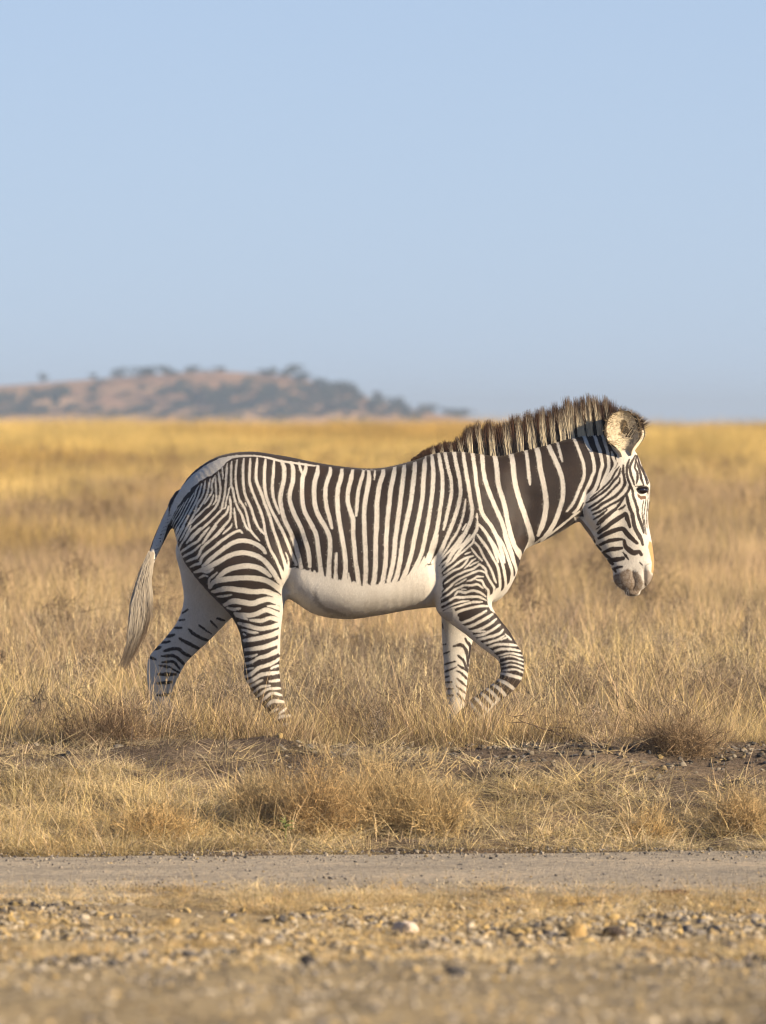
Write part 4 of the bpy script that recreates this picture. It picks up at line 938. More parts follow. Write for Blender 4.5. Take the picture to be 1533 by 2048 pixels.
# ------------------------------------------------------------------ grass, straw, gravel
def tint_material(name, transl=.3, rough=.8, varname='blade'):
    m, nt, out = new_mat(name)
    ti = N(nt, 'ShaderNodeAttribute', attribute_name='tint'); ti.attribute_type = 'INSTANCER'
    bl = N(nt, 'ShaderNodeAttribute', attribute_name=varname)
    c = mixc(nt, ti.outputs['Color'], bl.outputs['Color'], 1.0, 'MULTIPLY')
    d = N(nt, 'ShaderNodeBsdfDiffuse', Roughness=rough); nt.links.new(c, d.inputs[0])
    if transl:
        t = N(nt, 'ShaderNodeBsdfTranslucent'); nt.links.new(c, t.inputs[0])
        x = N(nt, 'ShaderNodeMixShader'); x.inputs[0].default_value = transl
        nt.links.new(d.outputs[0], x.inputs[1]); nt.links.new(t.outputs[0], x.inputs[2]); nt.links.new(x.outputs[0], out.inputs[0])
    else: nt.links.new(d.outputs[0], out.inputs[0])
    return m
M_STRAW = tint_material('dry_straw', .16); M_STONE = tint_material('stone', 0, .6)

def blades(r, n, spread, hlo, hhi, wlo, whi, lean, curve, nseg=3, flat=0., vlo=.6, vhi=1.3, droop=.55, z0=-.015):
    """n tapering curved blades rooted in a disc; returns verts, quads, colours"""
    a = r.uniform(0, 2*math.pi, n); q = spread*np.sqrt(r.random(n))
    root = np.stack([q*np.cos(a), q*np.sin(a), np.full(n, z0)], 1)
    h = r.uniform(hlo, hhi, n); w = r.uniform(wlo, whi, n)
    ld = a + r.normal(0, .9, n); le = np.abs(r.normal(lean, lean*.6+.02, n))
    d = np.stack([np.cos(ld)*le, np.sin(ld)*le, np.ones(n)*(1-flat)+.05], 1); d /= np.linalg.norm(d, axis=1)[:, None]
    bd = np.stack([np.cos(ld), np.sin(ld), -droop*np.ones(n)], 1)*np.abs(r.normal(curve, curve*.7+.01, n))[:, None]
    sa = r.uniform(0, math.pi, n); side = np.stack([np.cos(sa), np.sin(sa)*.6, np.zeros(n)], 1)
    V = []; Cc = []; cv = np.stack([r.uniform(vlo, vhi, n)]*3, 1); cv[:, 2] *= r.uniform(.8, 1.15, n); cv[:, 1] *= r.uniform(.95, 1.03, n)
    for k in range(nseg+1):
        t = k/nseg; c = root + d*(h*t)[:, None] + bd*(h*t*t)[:, None]; ww = (w*.5*(1-t**1.5*.92))[:, None]
        V += [c-side*ww, c+side*ww]; Cc += [cv, cv]
    V = np.stack(V, 1); Cc = np.stack(Cc, 1); m_ = V.shape[1]; b0 = np.arange(n)*m_
    Q = np.concatenate([np.stack([b0+2*k, b0+2*k+1, b0+2*k+3, b0+2*k+2], 1) for k in range(nseg)])
    return V.reshape(-1, 3), Q, Cc.reshape(-1, 3), root + d*h[:, None] + bd*h[:, None], d

def join(parts):
    V = []; Q = []; C = []; o = 0
    for p in parts: V.append(p[0]); Q.append(p[1]+o); C.append(p[2]); o += len(p[0])
    return np.concatenate(V), np.concatenate(Q), np.concatenate(C)

def seedheads(r, tips, n_each, ln, w, spread):
    """small spikelets round stalk tips"""
    P = []; 
    for p in tips:
        t = np.linspace(0, 1, n_each); base = p + np.stack([r.normal(0, .004, n_each), r.normal(0, .004, n_each), (t-1)*ln], 1)
        P.append(base)
    P = np.concatenate(P); n = len(P); a = r.uniform(0, 6.28, n)
    d = np.stack([np.cos(a)*spread, np.sin(a)*spread, np.full(n, 1.)], 1); s = np.stack([-np.sin(a), np.cos(a), np.zeros(n)], 1)
    L = r.uniform(.012, .028, n)[:, None]
    V = np.stack([P-s*w, P+s*w, P+d*L+s*w*.3, P+d*L-s*w*.3], 1).reshape(-1, 3); Q = np.arange(n*4).reshape(-1, 4)
    return V, Q, np.repeat(np.stack([r.uniform(.8, 1.25, n)]*3, 1), 4, 0)

def variant_collection(name, makers, mat):
    col = bpy.data.collections.new(name)
    for k, f in enumerate(makers):
        V, Q, C = f(np.random.default_rng(100+k)); me = mesh_np(f'{name}_{k}', V, Q); vcol(me, 'blade', C); me.materials.append(mat)
        o = bpy.data.objects.new(f'{name}_{k:02d}', me); col.objects.link(o)
    return col

def scatter(name, col, nvar, pos, rotz, scale, tint, label, tilt=None, idx=None, seed=0, scale3=None):
    r = np.random.default_rng(seed+900); n = len(pos)
    me = bpy.data.meshes.new(name); me.vertices.add(n); me.vertices.foreach_set('co', np.asarray(pos, np.float32).ravel())
    rot = np.zeros((n, 3), np.float32); rot[:, 2] = rotz
    if tilt is not None: rot[:, 0] = tilt[:, 0]; rot[:, 1] = tilt[:, 1]
    for nm, ty, val in (('rot', 'FLOAT_VECTOR', rot), ('scl', 'FLOAT_VECTOR', scale3 if scale3 is not None else np.repeat(np.asarray(scale)[:, None], 3, 1)), ('tint', 'FLOAT_VECTOR', tint)):
        a = me.attributes.new(nm, ty, 'POINT'); a.data.foreach_set('vector', np.asarray(val, np.float32).ravel())
    a = me.attributes.new('idx', 'INT', 'POINT'); a.data.foreach_set('value', (idx if idx is not None else r.integers(0, nvar, n)).astype(np.int32))
    o = bpy.data.objects.new(name, me); COL.objects.link(o)
    ng = bpy.data.node_groups.new('scatter_'+name, 'GeometryNodeTree')
    ng.interface.new_socket('Geometry', in_out='INPUT', socket_type='NodeSocketGeometry'); ng.interface.new_socket('Geometry', in_out='OUTPUT', socket_type='NodeSocketGeometry')
    gi = ng.nodes.new('NodeGroupInput'); go = ng.nodes.new('NodeGroupOutput')
    ci = ng.nodes.new('GeometryNodeCollectionInfo'); ci.inputs['Collection'].default_value = col; ci.inputs['Separate Children'].default_value = True; ci.inputs['Reset Children'].default_value = True
    ip = ng.nodes.new('GeometryNodeInstanceOnPoints'); ip.inputs['Pick Instance'].default_value = True
    def na(nm, ty): q = ng.nodes.new('GeometryNodeInputNamedAttribute'); q.data_type = ty; q.inputs['Name'].default_value = nm; return q.outputs['Attribute']
    ng.links.new(gi.outputs[0], ip.inputs['Points']); ng.links.new(ci.outputs[0], ip.inputs['Instance'])
    ng.links.new(na('idx', 'INT'), ip.inputs['Instance Index']); ng.links.new(na('rot', 'FLOAT_VECTOR'), ip.inputs['Rotation']); ng.links.new(na('scl', 'FLOAT_VECTOR'), ip.inputs['Scale'])
    ng.links.new(ip.outputs[0], go.inputs[0])
    md = o.modifiers.new('scatter', 'NODES'); md.node_group = ng
    return tag(o, label, kind='stuff')

def wedge_points(r, n_per_m2, d0, d1, mL=2.4, mR=2.8):
    """uniform points in the strip of ground the view covers between two distances"""
    W1 = .057*d1; n = int(n_per_m2*(d1-d0)*(2*W1+mL+mR))
    d = r.uniform(d0, d1, n); x = r.uniform(-W1-mL, W1+mR, n); k = (x > -.057*d-mL) & (x < .057*d+mR)
    return x[k], d[k]
def on_ground(x, d): return np.stack([x, d-CAM_D, ground_z(x, d-CAM_D)], 1)
def photo_d(X, Y):
    """distance along the ground whose photo position is X, Y (ground in front of the camera)"""
    ds = np.linspace(13, 60, 3001); xs = (X-CX)/14000*ds; zz = ground_z(xs, ds-CAM_D); yy = 838+14000*(CAM_H-zz)/ds
    k = int(np.argmin(np.abs(yy-Y))); return xs[k], ds[k], zz[k]

FINE = [lambda r: join([blades(r, 46, .13, .06, .26, .0018, .0040, .50, .42, 3, 0, .25, 1.25), blades(r, 8, .12, .24, .44, .0024, .0040, .26, .26, 4, 0, 1.0, 1.5)])]*6
def tallf(r):
    b = blades(r, 9, .12, .30, .60, .0024, .0038, .24, .28, 4, 0, 1.0, 1.5); sh = seedheads(r, b[3][:6], 9, .07, .0018, .25)
    return join([b, sh, blades(r, 30, .12, .10, .28, .0012, .0022, .25, .2, 3, 0, .6, 1.2)])
TALL = [tallf]*5
LITTER = [lambda r: join([blades(r, 80, .18, .07, .24, .0030, .0056, 1.4, .35, 3, .85, .55, 1.4, .12, .012), blades(r, 44, .14, .04, .13, .0018, .0036, .6, .35, 2, 0, .6, 1.3)])]*5
GOLD = [lambda r: join([blades(r, 80, .14, .06, .22, .0018, .0038, .75, .55, 3, 0, .4, 1.35), blades(r, 10, .12, .2, .36, .002, .003, .25, .25, 3, 0, 1, 1.45)])]*5
FARG = [lambda r: join([blades(r, 80, .34, .18, .50, .004, .009, .30, .28, 3, 0, .4, 1.35), blades(r, 14, .3, .45, .75, .004, .006, .15, .15, 3, 0, 1, 1.5)])]*5
C_FINE = variant_collection('fine_tuft', FINE, M_STRAW); C_TALL = variant_collection('tall_straw', TALL, M_STRAW); C_LIT = variant_collection('straw_litter', LITTER, M_STRAW)
C_GOLD = variant_collection('bank_tuft', GOLD, M_STRAW); C_FAR = variant_collection('far_tuft', FARG, M_STRAW)

STRAW = np.array([.75, .595, .315]); BROWN = np.array([.48, .36, .215]); GREY = np.array([.42, .345, .26]); GOLDC = np.array([.64, .49, .17]); DEEP = np.array([.56, .385, .11]); PALE = np.array([.84, .71, .45])
def lerp(a, b, t): return a*(1-t[:, None])+b*t[:, None]

r = np.random.default_rng(21)
# plain round the zebra
x, d = wedge_points(r, 34, 33.75, 48)
pn = fbm(x*.55+20, d*.35, 3); hn = fbm(x*.9+60, d*.8, 3)
keep = r.random(len(x)) < .1+1.6*smooth01(hn, .3, .65); x, d, pn, hn = x[keep], d[keep], pn[keep], hn[keep]
ti = lerp(lerp(np.tile(STRAW, (len(x), 1)), BROWN, smooth01(pn, .45, .62)), GREY, smooth01(fbm(x*.8+5, d*.5+9, 3), .52, .66)*.8)*(r.uniform(.7, 1.2, len(x))*(.7+.6*fbm(x*2.2, d*1.4, 2)))[:, None]
sc = r.uniform(.65, 1.2, len(x))*(.45+1.15*hn)*np.where(d < 35.2, 1.15, 1)
scatter('dry_grass', C_FINE, 6, on_ground(x, d), r.uniform(0, 6.28, len(x)), sc, ti, 'dry straw coloured grass of the plain around the zebra', seed=1)
x, d = wedge_points(r, 5.0, 34.0, 52)
hn = fbm(x*.7+33, d*.6+4, 3); keep = r.random(len(x)) < smooth01(hn, .38, .62); x, d = x[keep], d[keep]
sc = r.uniform(.6, 1.08, len(x))*np.where(d < 35.3, .62, 1)
ti = lerp(np.tile(STRAW, (len(x), 1)), PALE, r.random(len(x)))*r.uniform(.85, 1.15, len(x))[:, None]
scatter('tall_dry_grass', C_TALL, 5, on_ground(x, d), r.uniform(0, 6.28, len(x)), sc, ti, 'tall thin dry grass stalks with seed heads around the zebra', seed=2)
def forbf(r):
    n = 260; a = r.uniform(0, 6.28, n); el = r.uniform(0, 1.3, n); q = r.uniform(.2, 1, n)**.7
    p = np.stack([np.cos(a)*np.sin(el)*.16*q, np.sin(a)*np.sin(el)*.14*q, np.cos(el)*.20*q], 1)
    dd = r.normal(0, 1, (n, 3))+np.array([0, 0, .6]); dd /= np.linalg.norm(dd, axis=1)[:, None]; L = r.uniform(.03, .09, n); sd_ = np.cross(dd, r.normal(size=(n, 3))); sd_ /= np.linalg.norm(sd_, axis=1)[:, None]
    bd = r.normal(0, .6, (n, 3)); V = []; w = r.uniform(.0018, .0042, n)
    for k in range(3):
        c_ = p+dd*(L*k/2)[:, None]+bd*(L*(k/2)**2*.6)[:, None]; V += [c_-sd_*(w*(.5-.2*k))[:, None], c_+sd_*(w*(.5-.2*k))[:, None]]
    V = np.stack(V, 1); b0 = np.arange(n)*6; Q = np.concatenate([np.stack([b0+2*k, b0+2*k+1, b0+2*k+3, b0+2*k+2], 1) for k in range(2)])
    cv = np.repeat(np.stack([r.uniform(.35, 1.4, n)]*3, 1), 6, 0)
    return join([(V.reshape(-1, 3), Q, cv), blades(r, 16, .08, .1, .26, .002, .004, .5, .3, 3, 0, .5, 1.3)])
C_FORB = variant_collection('dry_forb', [forbf]*5, M_STRAW)
x, d = wedge_points(r, 9, 33.9, 60); k = r.random(len(x)) < .15+1.2*smooth01(fbm(x*.6+3, d*.4+50, 3), .45, .62); x, d = x[k], d[k]
scatter('dry_forbs', C_FORB, 5, on_ground(x, d), r.uniform(0, 6.28, len(x)), r.uniform(.6, 1.35, len(x))*np.where(d < 35, .8, 1), lerp(np.tile(GREY, (len(x), 1)), BROWN, r.random(len(x)))*r.uniform(.6, 1.1, len(x))[:, None], 'tangled brown dry weeds among the grass', seed=12)
# taller tufts right in front of the zebra's feet
n = 520; x = r.uniform(-2.2, 2.3, n); d = r.uniform(34.15, 34.72, n)
hgt = .55+.50*np.exp(-((x-.42)/.30)**2)+.40*np.exp(-((x+1.15)/.35)**2)+.12*np.exp(-((x+.5)/.25)**2)
ti = lerp(np.tile(STRAW, (n, 1)), BROWN, r.random(n)*.8)*r.uniform(.75, 1.2, n)[:, None]
scatter('foot_grass', C_FINE, 6, on_ground(x, d), r.uniform(0, 6.28, n), hgt*r.uniform(.8, 1.25, n), ti, 'dry grass tufts standing before the zebra feet', seed=15)
# middle distance and golden far plain
def far_tint(x, d):
    g = smooth01(d + (fbm(x*.05+2, d*.03, 3)-.5)*70, 75, 165)
    c = lerp(lerp(np.tile(STRAW*.86, (len(x), 1)), BROWN*1.2, np.full(len(x), .4)), GOLDC, g)
    p = fbm(x*.10+11, d*.035+3, 3); c = lerp(c, DEEP*.9, smooth01(p+.05*smooth01(x, 0, 6), .52, .62)*smooth01(d, 60, 100)*.9)
    q = fbm(x*.22+1, d*.10+30, 3); c = lerp(c, BROWN*.95, smooth01(q, .50, .62)*.85*(1-smooth01(d, 110, 190)))
    tone = .48+1.0*fbm(x*.9+8, d*.22+2, 3)
    return c*(tone*np.random.default_rng(5).uniform(.75, 1.2, len(x)))[:, None]
x, d = wedge_points(r, 10, 48, 80, 2.5, 3); hn = fbm(x*.5+7, d*.3, 3); keep = r.random(len(x)) < .4+.9*hn; x, d, hn = x[keep], d[keep], hn[keep]
scatter('middle_grass', C_FAR, 5, on_ground(x, d), r.uniform(0, 6.28, len(x)), r.uniform(.5, .85, len(x))*(.75+.4*hn), far_tint(x, d), 'brownish dry grass behind the zebra', seed=3)
x, d = wedge_points(r, .20, 50, 170, 3, 3); x0_ = x; fc = lerp(np.tile(np.array([.30, .22, .14]), (len(x), 1)), np.array([.48, .30, .10]), smooth01(d, 80, 130)*r.random(len(x)))
scatter('far_weeds', C_FORB, 5, on_ground(x, d), r.uniform(0, 6.28, len(x)), r.uniform(1.4, 2.6, len(x)), fc*r.uniform(.6, 1.2, len(x))[:, None], 'dark and rusty dry weeds dotted over the far plain', seed=17)
x, d = wedge_points(r, 4.2, 80, 300, 4, 5); hn = fbm(x*.2+7, d*.12, 3)
scatter('golden_grass', C_FAR, 5, on_ground(x, d), r.uniform(0, 6.28, len(x)), r.uniform(.7, 1.15, len(x))*(.7+.55*hn)*np.where((d > 215) & (r.random(len(x)) < .25), 1.35, 1), far_tint(x, d), 'golden dry grass reaching to the skyline', seed=4)
# the bank between the plain and the track
x, d = wedge_points(r, 80, 30.3, 34.4, 1.6, 1.8)
d0 = 30.5+.13*x; k = d > d0+.02; x, d, d0 = x[k], d[k], d0[k]; u_ = (d-d0)/(33.9-d0)
leftg = smooth01(-x, .55, 1.1)                                       # grassy on the left
low = 1-smooth01(u_, .55, .8)
dens = .42 + .5*leftg*low + .35*(fbm(x*1.3, d*1.3+8, 3) > .5)*low
dens = dens*(1-.75*smooth01(u_, .5, .7)*smooth01(x, -.1, .4))*(1-.6*smooth01(u_, .58, .74))
k = r.random(len(x)) < dens; x, d, u_ = x[k], d[k], u_[k]
ti = lerp(np.tile(PALE*.95, (len(x), 1)), STRAW, r.random(len(x)))
ti = lerp(ti, GREY, (smooth01(u_, .6, .8)*.3))*r.uniform(.8, 1.15, len(x))[:, None]
scatter('straw_litter', C_LIT, 5, on_ground(x, d), r.uniform(0, 6.28, len(x)), r.uniform(.55, 1.1, len(x)), ti, 'flattened pale straw litter strewn over the roadside bank', tilt=r.normal(0, .12, (len(x), 2)), seed=5)
x, d = wedge_points(r, 75, 30.3, 33.4, 1.6, 1.8)
d0 = 30.5+.13*x; u_ = (d-d0)/(33.9-d0)
dens = np.clip(smooth01(-x, .35, 1.0)*(1-smooth01(u_, .38, .6))*(.35+.9*fbm(x*1.6+2, d*1.6, 3)) + .30*(1-smooth01(u_, .12, .35))*(fbm(x*2.1+9, d*2+1, 3) > .52), 0, 1)
k = (r.random(len(x)) < dens) & (u_ > .015); x, d = x[k], d[k]
ti = lerp(np.tile(np.array([.74, .60, .33]), (len(x), 1)), np.array([.58, .43, .20]), smooth01(fbm(x*2, d*2, 3), .4, .7))*r.uniform(.8, 1.2, len(x))[:, None]
scatter('bank_grass', C_GOLD, 5, on_ground(x, d), r.uniform(0, 6.28, len(x)), r.uniform(.55, 1.0, len(x)), ti, 'golden dry grass tufts on the left of the roadside bank', seed=6)
# straw and short dry weeds on the near shoulder of the track
x, d = wedge_points(r, 130, 20.5, 28.2, 1.2, 1.4); k = r.random(len(x)) < .42*smooth01(fbm(x*1.1, d*2+4, 3), .40, .58)+smooth01(d, 26.7, 27.4)*(.35+.65*smooth01(fbm(x*.8, d+14, 3), .4, .55)); x, d = x[k], d[k]
scatter('shoulder_straw', C_LIT, 5, on_ground(x, d), r.uniform(0, 6.28, len(x)), r.uniform(.3, .6, len(x)), lerp(np.tile(PALE, (len(x), 1)), np.array([.62, .43, .17]), r.random(len(x)))*r.uniform(.85, 1.1, len(x))[:, None], 'pale yellow straw along the near shoulder of the track', tilt=r.normal(0, .1, (len(x), 2)), seed=7)

# scrub that reads as one mass on the hill
C_SCRUB = bpy.data.collections.new('scrub_crown')
for k in range(3):
    me = CR[k][0].copy(); C_SCRUB.objects.link(bpy.data.objects.new(f'scrub_crown_{k}', me))
n = 300; sx_ = r.uniform(hx[2], hx[-3], n); st_ = -r.random(n)*.85; dn = fbm(sx_*.07+3, st_*5+1, 3); right = smooth01(sx_, -45, -18)
k = (r.random(n) < smooth01(dn+.12*right, .52, .64)) & ((st_ < -.22) | (right > .8)); sx_, st_ = sx_[k], st_[k]
P_ = np.stack([sx_, HD-CAM_D+st_*HW, hill_z(sx_, st_)-.15], 1); s0 = r.uniform(.8, 2.1, len(P_))
scatter('scrub', C_SCRUB, 3, P_, r.uniform(0, 6.28, len(P_)), s0, np.ones((len(P_), 3)), 'low dark scrub covering the slopes of the hill', seed=13, scale3=np.stack([s0*1.3, s0*1.3, s0*.85], 1))

# gravel: small angular stones
def stone_shape(r, sub=1, rough=.28):
    t = (1+5**.5)/2
    v = np.array([(-1,t,0),(1,t,0),(-1,-t,0),(1,-t,0),(0,-1,t),(0,1,t),(0,-1,-t),(0,1,-t),(t,0,-1),(t,0,1),(-t,0,-1),(-t,0,1)], float); v /= np.linalg.norm(v[0])
    f = [(0,11,5),(0,5,1),(0,1,7),(0,7,10),(0,10,11),(1,5,9),(5,11,4),(11,10,2),(10,7,6),(7,1,8),(3,9,4),(3,4,2),(3,2,6),(3,6,8),(3,8,9),(4,9,5),(2,4,11),(6,2,10),(8,6,7),(9,8,1)]
    for _ in range(sub):
        V = [tuple(p) for p in v]; cache = {}; nf = []
        def mid(a, b):
            k = (min(a, b), max(a, b))
            if k not in cache: p = (np.array(V[a])+np.array(V[b]))/2; V.append(tuple(p/np.linalg.norm(p))); cache[k] = len(V)-1
            return cache[k]
        for a, b, c in f:
            ab, bc, ca = mid(a, b), mid(b, c), mid(c, a); nf += [(a, ab, ca), (b, bc, ab), (c, ca, bc), (ab, bc, ca)]
        v = np.array(V); f = nf
    for _ in range(9):                                                # knock flat facets into it
        nrm = r.normal(size=3); nrm /= np.linalg.norm(nrm); h = r.uniform(.3, .75); s = v@nrm; v = v-np.maximum(s-h, 0)[:, None]*nrm
    v = v*(1+r.normal(0, rough*.45, (len(v), 1)))*np.array([1, r.uniform(.7, 1), r.uniform(.45, .75)])
    return v, np.array(f)
def stone_col(name, n, sub):
    col = bpy.data.collections.new(name)
    for k in range(n):
        rr = np.random.default_rng(300+k); v, f = stone_shape(rr, sub); me = mesh_np(f'{name}_{k}', v, None, f); vcol(me, 'blade', np.ones((len(v), 3))*rr.uniform(.85, 1.1)); me.materials.append(M_STONE)
        o = bpy.data.objects.new(f'{name}_{k:02d}', me); col.objects.link(o)
    return col
C_STONE = stone_col('pebble', 7, 1)
SP = np.array([(.30,.265,.215),(.37,.315,.235),(.24,.22,.20),(.42,.32,.18),(.43,.37,.28),(.11,.105,.10),(.50,.37,.17),(.48,.42,.32)])
def stones(name, x, d, s, probs, label, seed, sink=.25, road=False):
    rr = np.random.default_rng(seed); n = len(x); P = on_ground(x, d)
    if road: P[:, 2] = np.maximum(P[:, 2], ROAD_Z-.01)+.02
    P[:, 2] += s*(.5-sink)*.6; bright = 1.0 if road else (.75 if name == 'bank_clods' else 1.3 if name == 'foreground_gravel' else 1.12)
    c = SP[rr.choice(len(SP), n, p=np.array(probs)/sum(probs))]*rr.uniform(.75, 1.15, n)[:, None]*bright
    s3 = np.stack([s*rr.uniform(.8, 1.3, n), s*rr.uniform(.7, 1.1, n), s*rr.uniform(.6, 1.1, n)], 1)
    return scatter(name, C_STONE, 7, P, rr.uniform(0, 6.28, n), s, c, label, tilt=rr.normal(0, .35, (n, 2)), seed=seed, scale3=s3)
x, d = wedge_points(r, 420, ROAD_N, 30.9, 1.0, 1.2); k = (r.random(len(x)) < .35+.65*smooth01(d-.13*x, 29.9, 30.3)+.3*(fbm(x, d*3, 3) > .56)) & (d < 30.6+.13*x); x, d = x[k], d[k]
stones('track_gravel', x, d, .003+.009*r.random(len(x))**3+.003*r.random(len(x)), [3, 4, 3, 1, 3, 2, .4, 2], 'small loose gravel on the track', 31, road=True)
x, d = wedge_points(r, 800, 21.0, 27.6, .8, 1.0); pn = fbm(x*1.6, d*1.6, 3); k = r.random(len(x)) < (.15+1.5*smooth01(pn, .35, .6))*(1-.6*smooth01(d, 26.6, 27.6)); x, d = x[k], d[k]
stones('berm_stones', x, d, .006+.026*r.random(len(x))**3.2, [2, 3, 1.2, 4, 3, 1.6, 3.2, 2.4], 'stony rubble of the low berm in front of the track', 32)
x, d = wedge_points(r, 620, 12.8, 21.6, .8, 1.0); k = r.random(len(x)) < .4+.6*fbm(x*2, d*1.5, 2); x, d = x[k], d[k]
stones('foreground_gravel', x, d, .004+.015*r.random(len(x))**3, [3, 4, 2.5, 2.5, 3, 2.0, 1.8, 3], 'blurred gravelly soil at the bottom of the picture', 33)
x, d = wedge_points(r, 330, 30.5, 34.5, 1.0, 1.2); k = (r.random(len(x)) < .12+.88*smooth01(d-.13*x, 32.2, 33.2)*smooth01(x, -.9, .4)) & (d > 30.6+.13*x); x, d = x[k], d[k]
stones('bank_clods', x, d, .006+.026*r.random(len(x))**3, [2, 2, 3, 1, 1.5, 3, .4, .5], 'dark soil clods and pebbles on the bank', 34)

# ------------------------------------------------------------------ single rocks
m_rock, nt, out = new_mat('rock')
oc = N(nt, 'ShaderNodeObjectInfo'); tc = N(nt, 'ShaderNodeTexCoord'); n1 = N(nt, 'ShaderNodeTexNoise', Scale=3.0, Detail=6.0, Roughness=.65); nt.links.new(tc.outputs['Object'], n1.inputs['Vector'])
r1 = ramp(nt, [(.3, (.6, .58, .55)), (.7, (1.25, 1.22, 1.18))]); nt.links.new(n1.outputs[0], r1.inputs[0])
b = N(nt, 'ShaderNodeBsdfDiffuse', Roughness=.7); nt.links.new(mixc(nt, oc.outputs['Color'], r1.outputs[0], .9, 'MULTIPLY'), b.inputs[0])
bp = N(nt, 'ShaderNodeBump', Strength=.5, Distance=.01); nt.links.new(n1.outputs[0], bp.inputs['Height']); nt.links.new(bp.outputs[0], b.inputs['Normal']); nt.links.new(b.outputs[0], out.inputs[0])
def rock(X, Y, wpx, hpx, colr, label, seed):
    rr = np.random.default_rng(seed); v, f = stone_shape(rr, 2, .2); me = mesh_np('rock', v, None, f); me.materials.append(m_rock)
    x, d, z = photo_d(X, Y); sx = wpx/2*d/14000/max(abs(v[:, 0].max()), .5); sz = hpx/2*d/14000/.55
    o = obj('rock', me); o.location = (x, d-CAM_D, z+sz*.25); o.scale = (sx, sx*.9, sz); o.rotation_euler = (0, 0, rr.uniform(-.4, .4)); o.color = (*colr, 1)
    return tag(o, label, 'rock')
rock(808, 1872, 56, 44, (.72, .63, .55), 'pale whitish stone lying in the rubble below the zebra belly', 1)
rock(1352, 1795, 60, 26, (.16, .105, .075), 'flat reddish brown rock at the right edge of the track shoulder', 2)
rock(1235, 1874, 44, 34, (.085, .07, .065), 'dark brown rock beside the ochre slab in the rubble', 3)
rock(1146, 1874, 62, 44, (.50, .36, .17), 'ochre flat faced stone slab in the rubble on the right', 4)
rock(1455, 1905, 40, 30, (.12, .11, .105), 'dark grey rock at the right end of the rubble', 5)
rock(165, 1862, 50, 24, (.10, .085, .07), 'dark hole in the rubble on the left, made as a low dark stone', 6)  # added dark rock shape standing in for a dark hole between the stones
rock(612, 1935, 40, 30, (.09, .085, .085), 'dark blurred stone in the foreground gravel below the middle', 7)
rock(910, 1955, 50, 26, (.13, .125, .125), 'grey blurred stone in the foreground right of the middle', 8)
rock(1030, 1556, 46, 24, (.07, .052, .042), 'dark clod of earth on the bare right part of the bank', 9)
rock(1490, 1578, 56, 26, (.11, .10, .10), 'grey stone near the right edge on top of the bank', 10)
rock(340, 1850, 44, 24, (.50, .36, .16), 'ochre stone in the rubble near the dark hole on the left', 11)
rock(1020, 1790, 34, 18, (.13, .13, .13), 'small dark stone on the straw shoulder under the forelegs', 12)

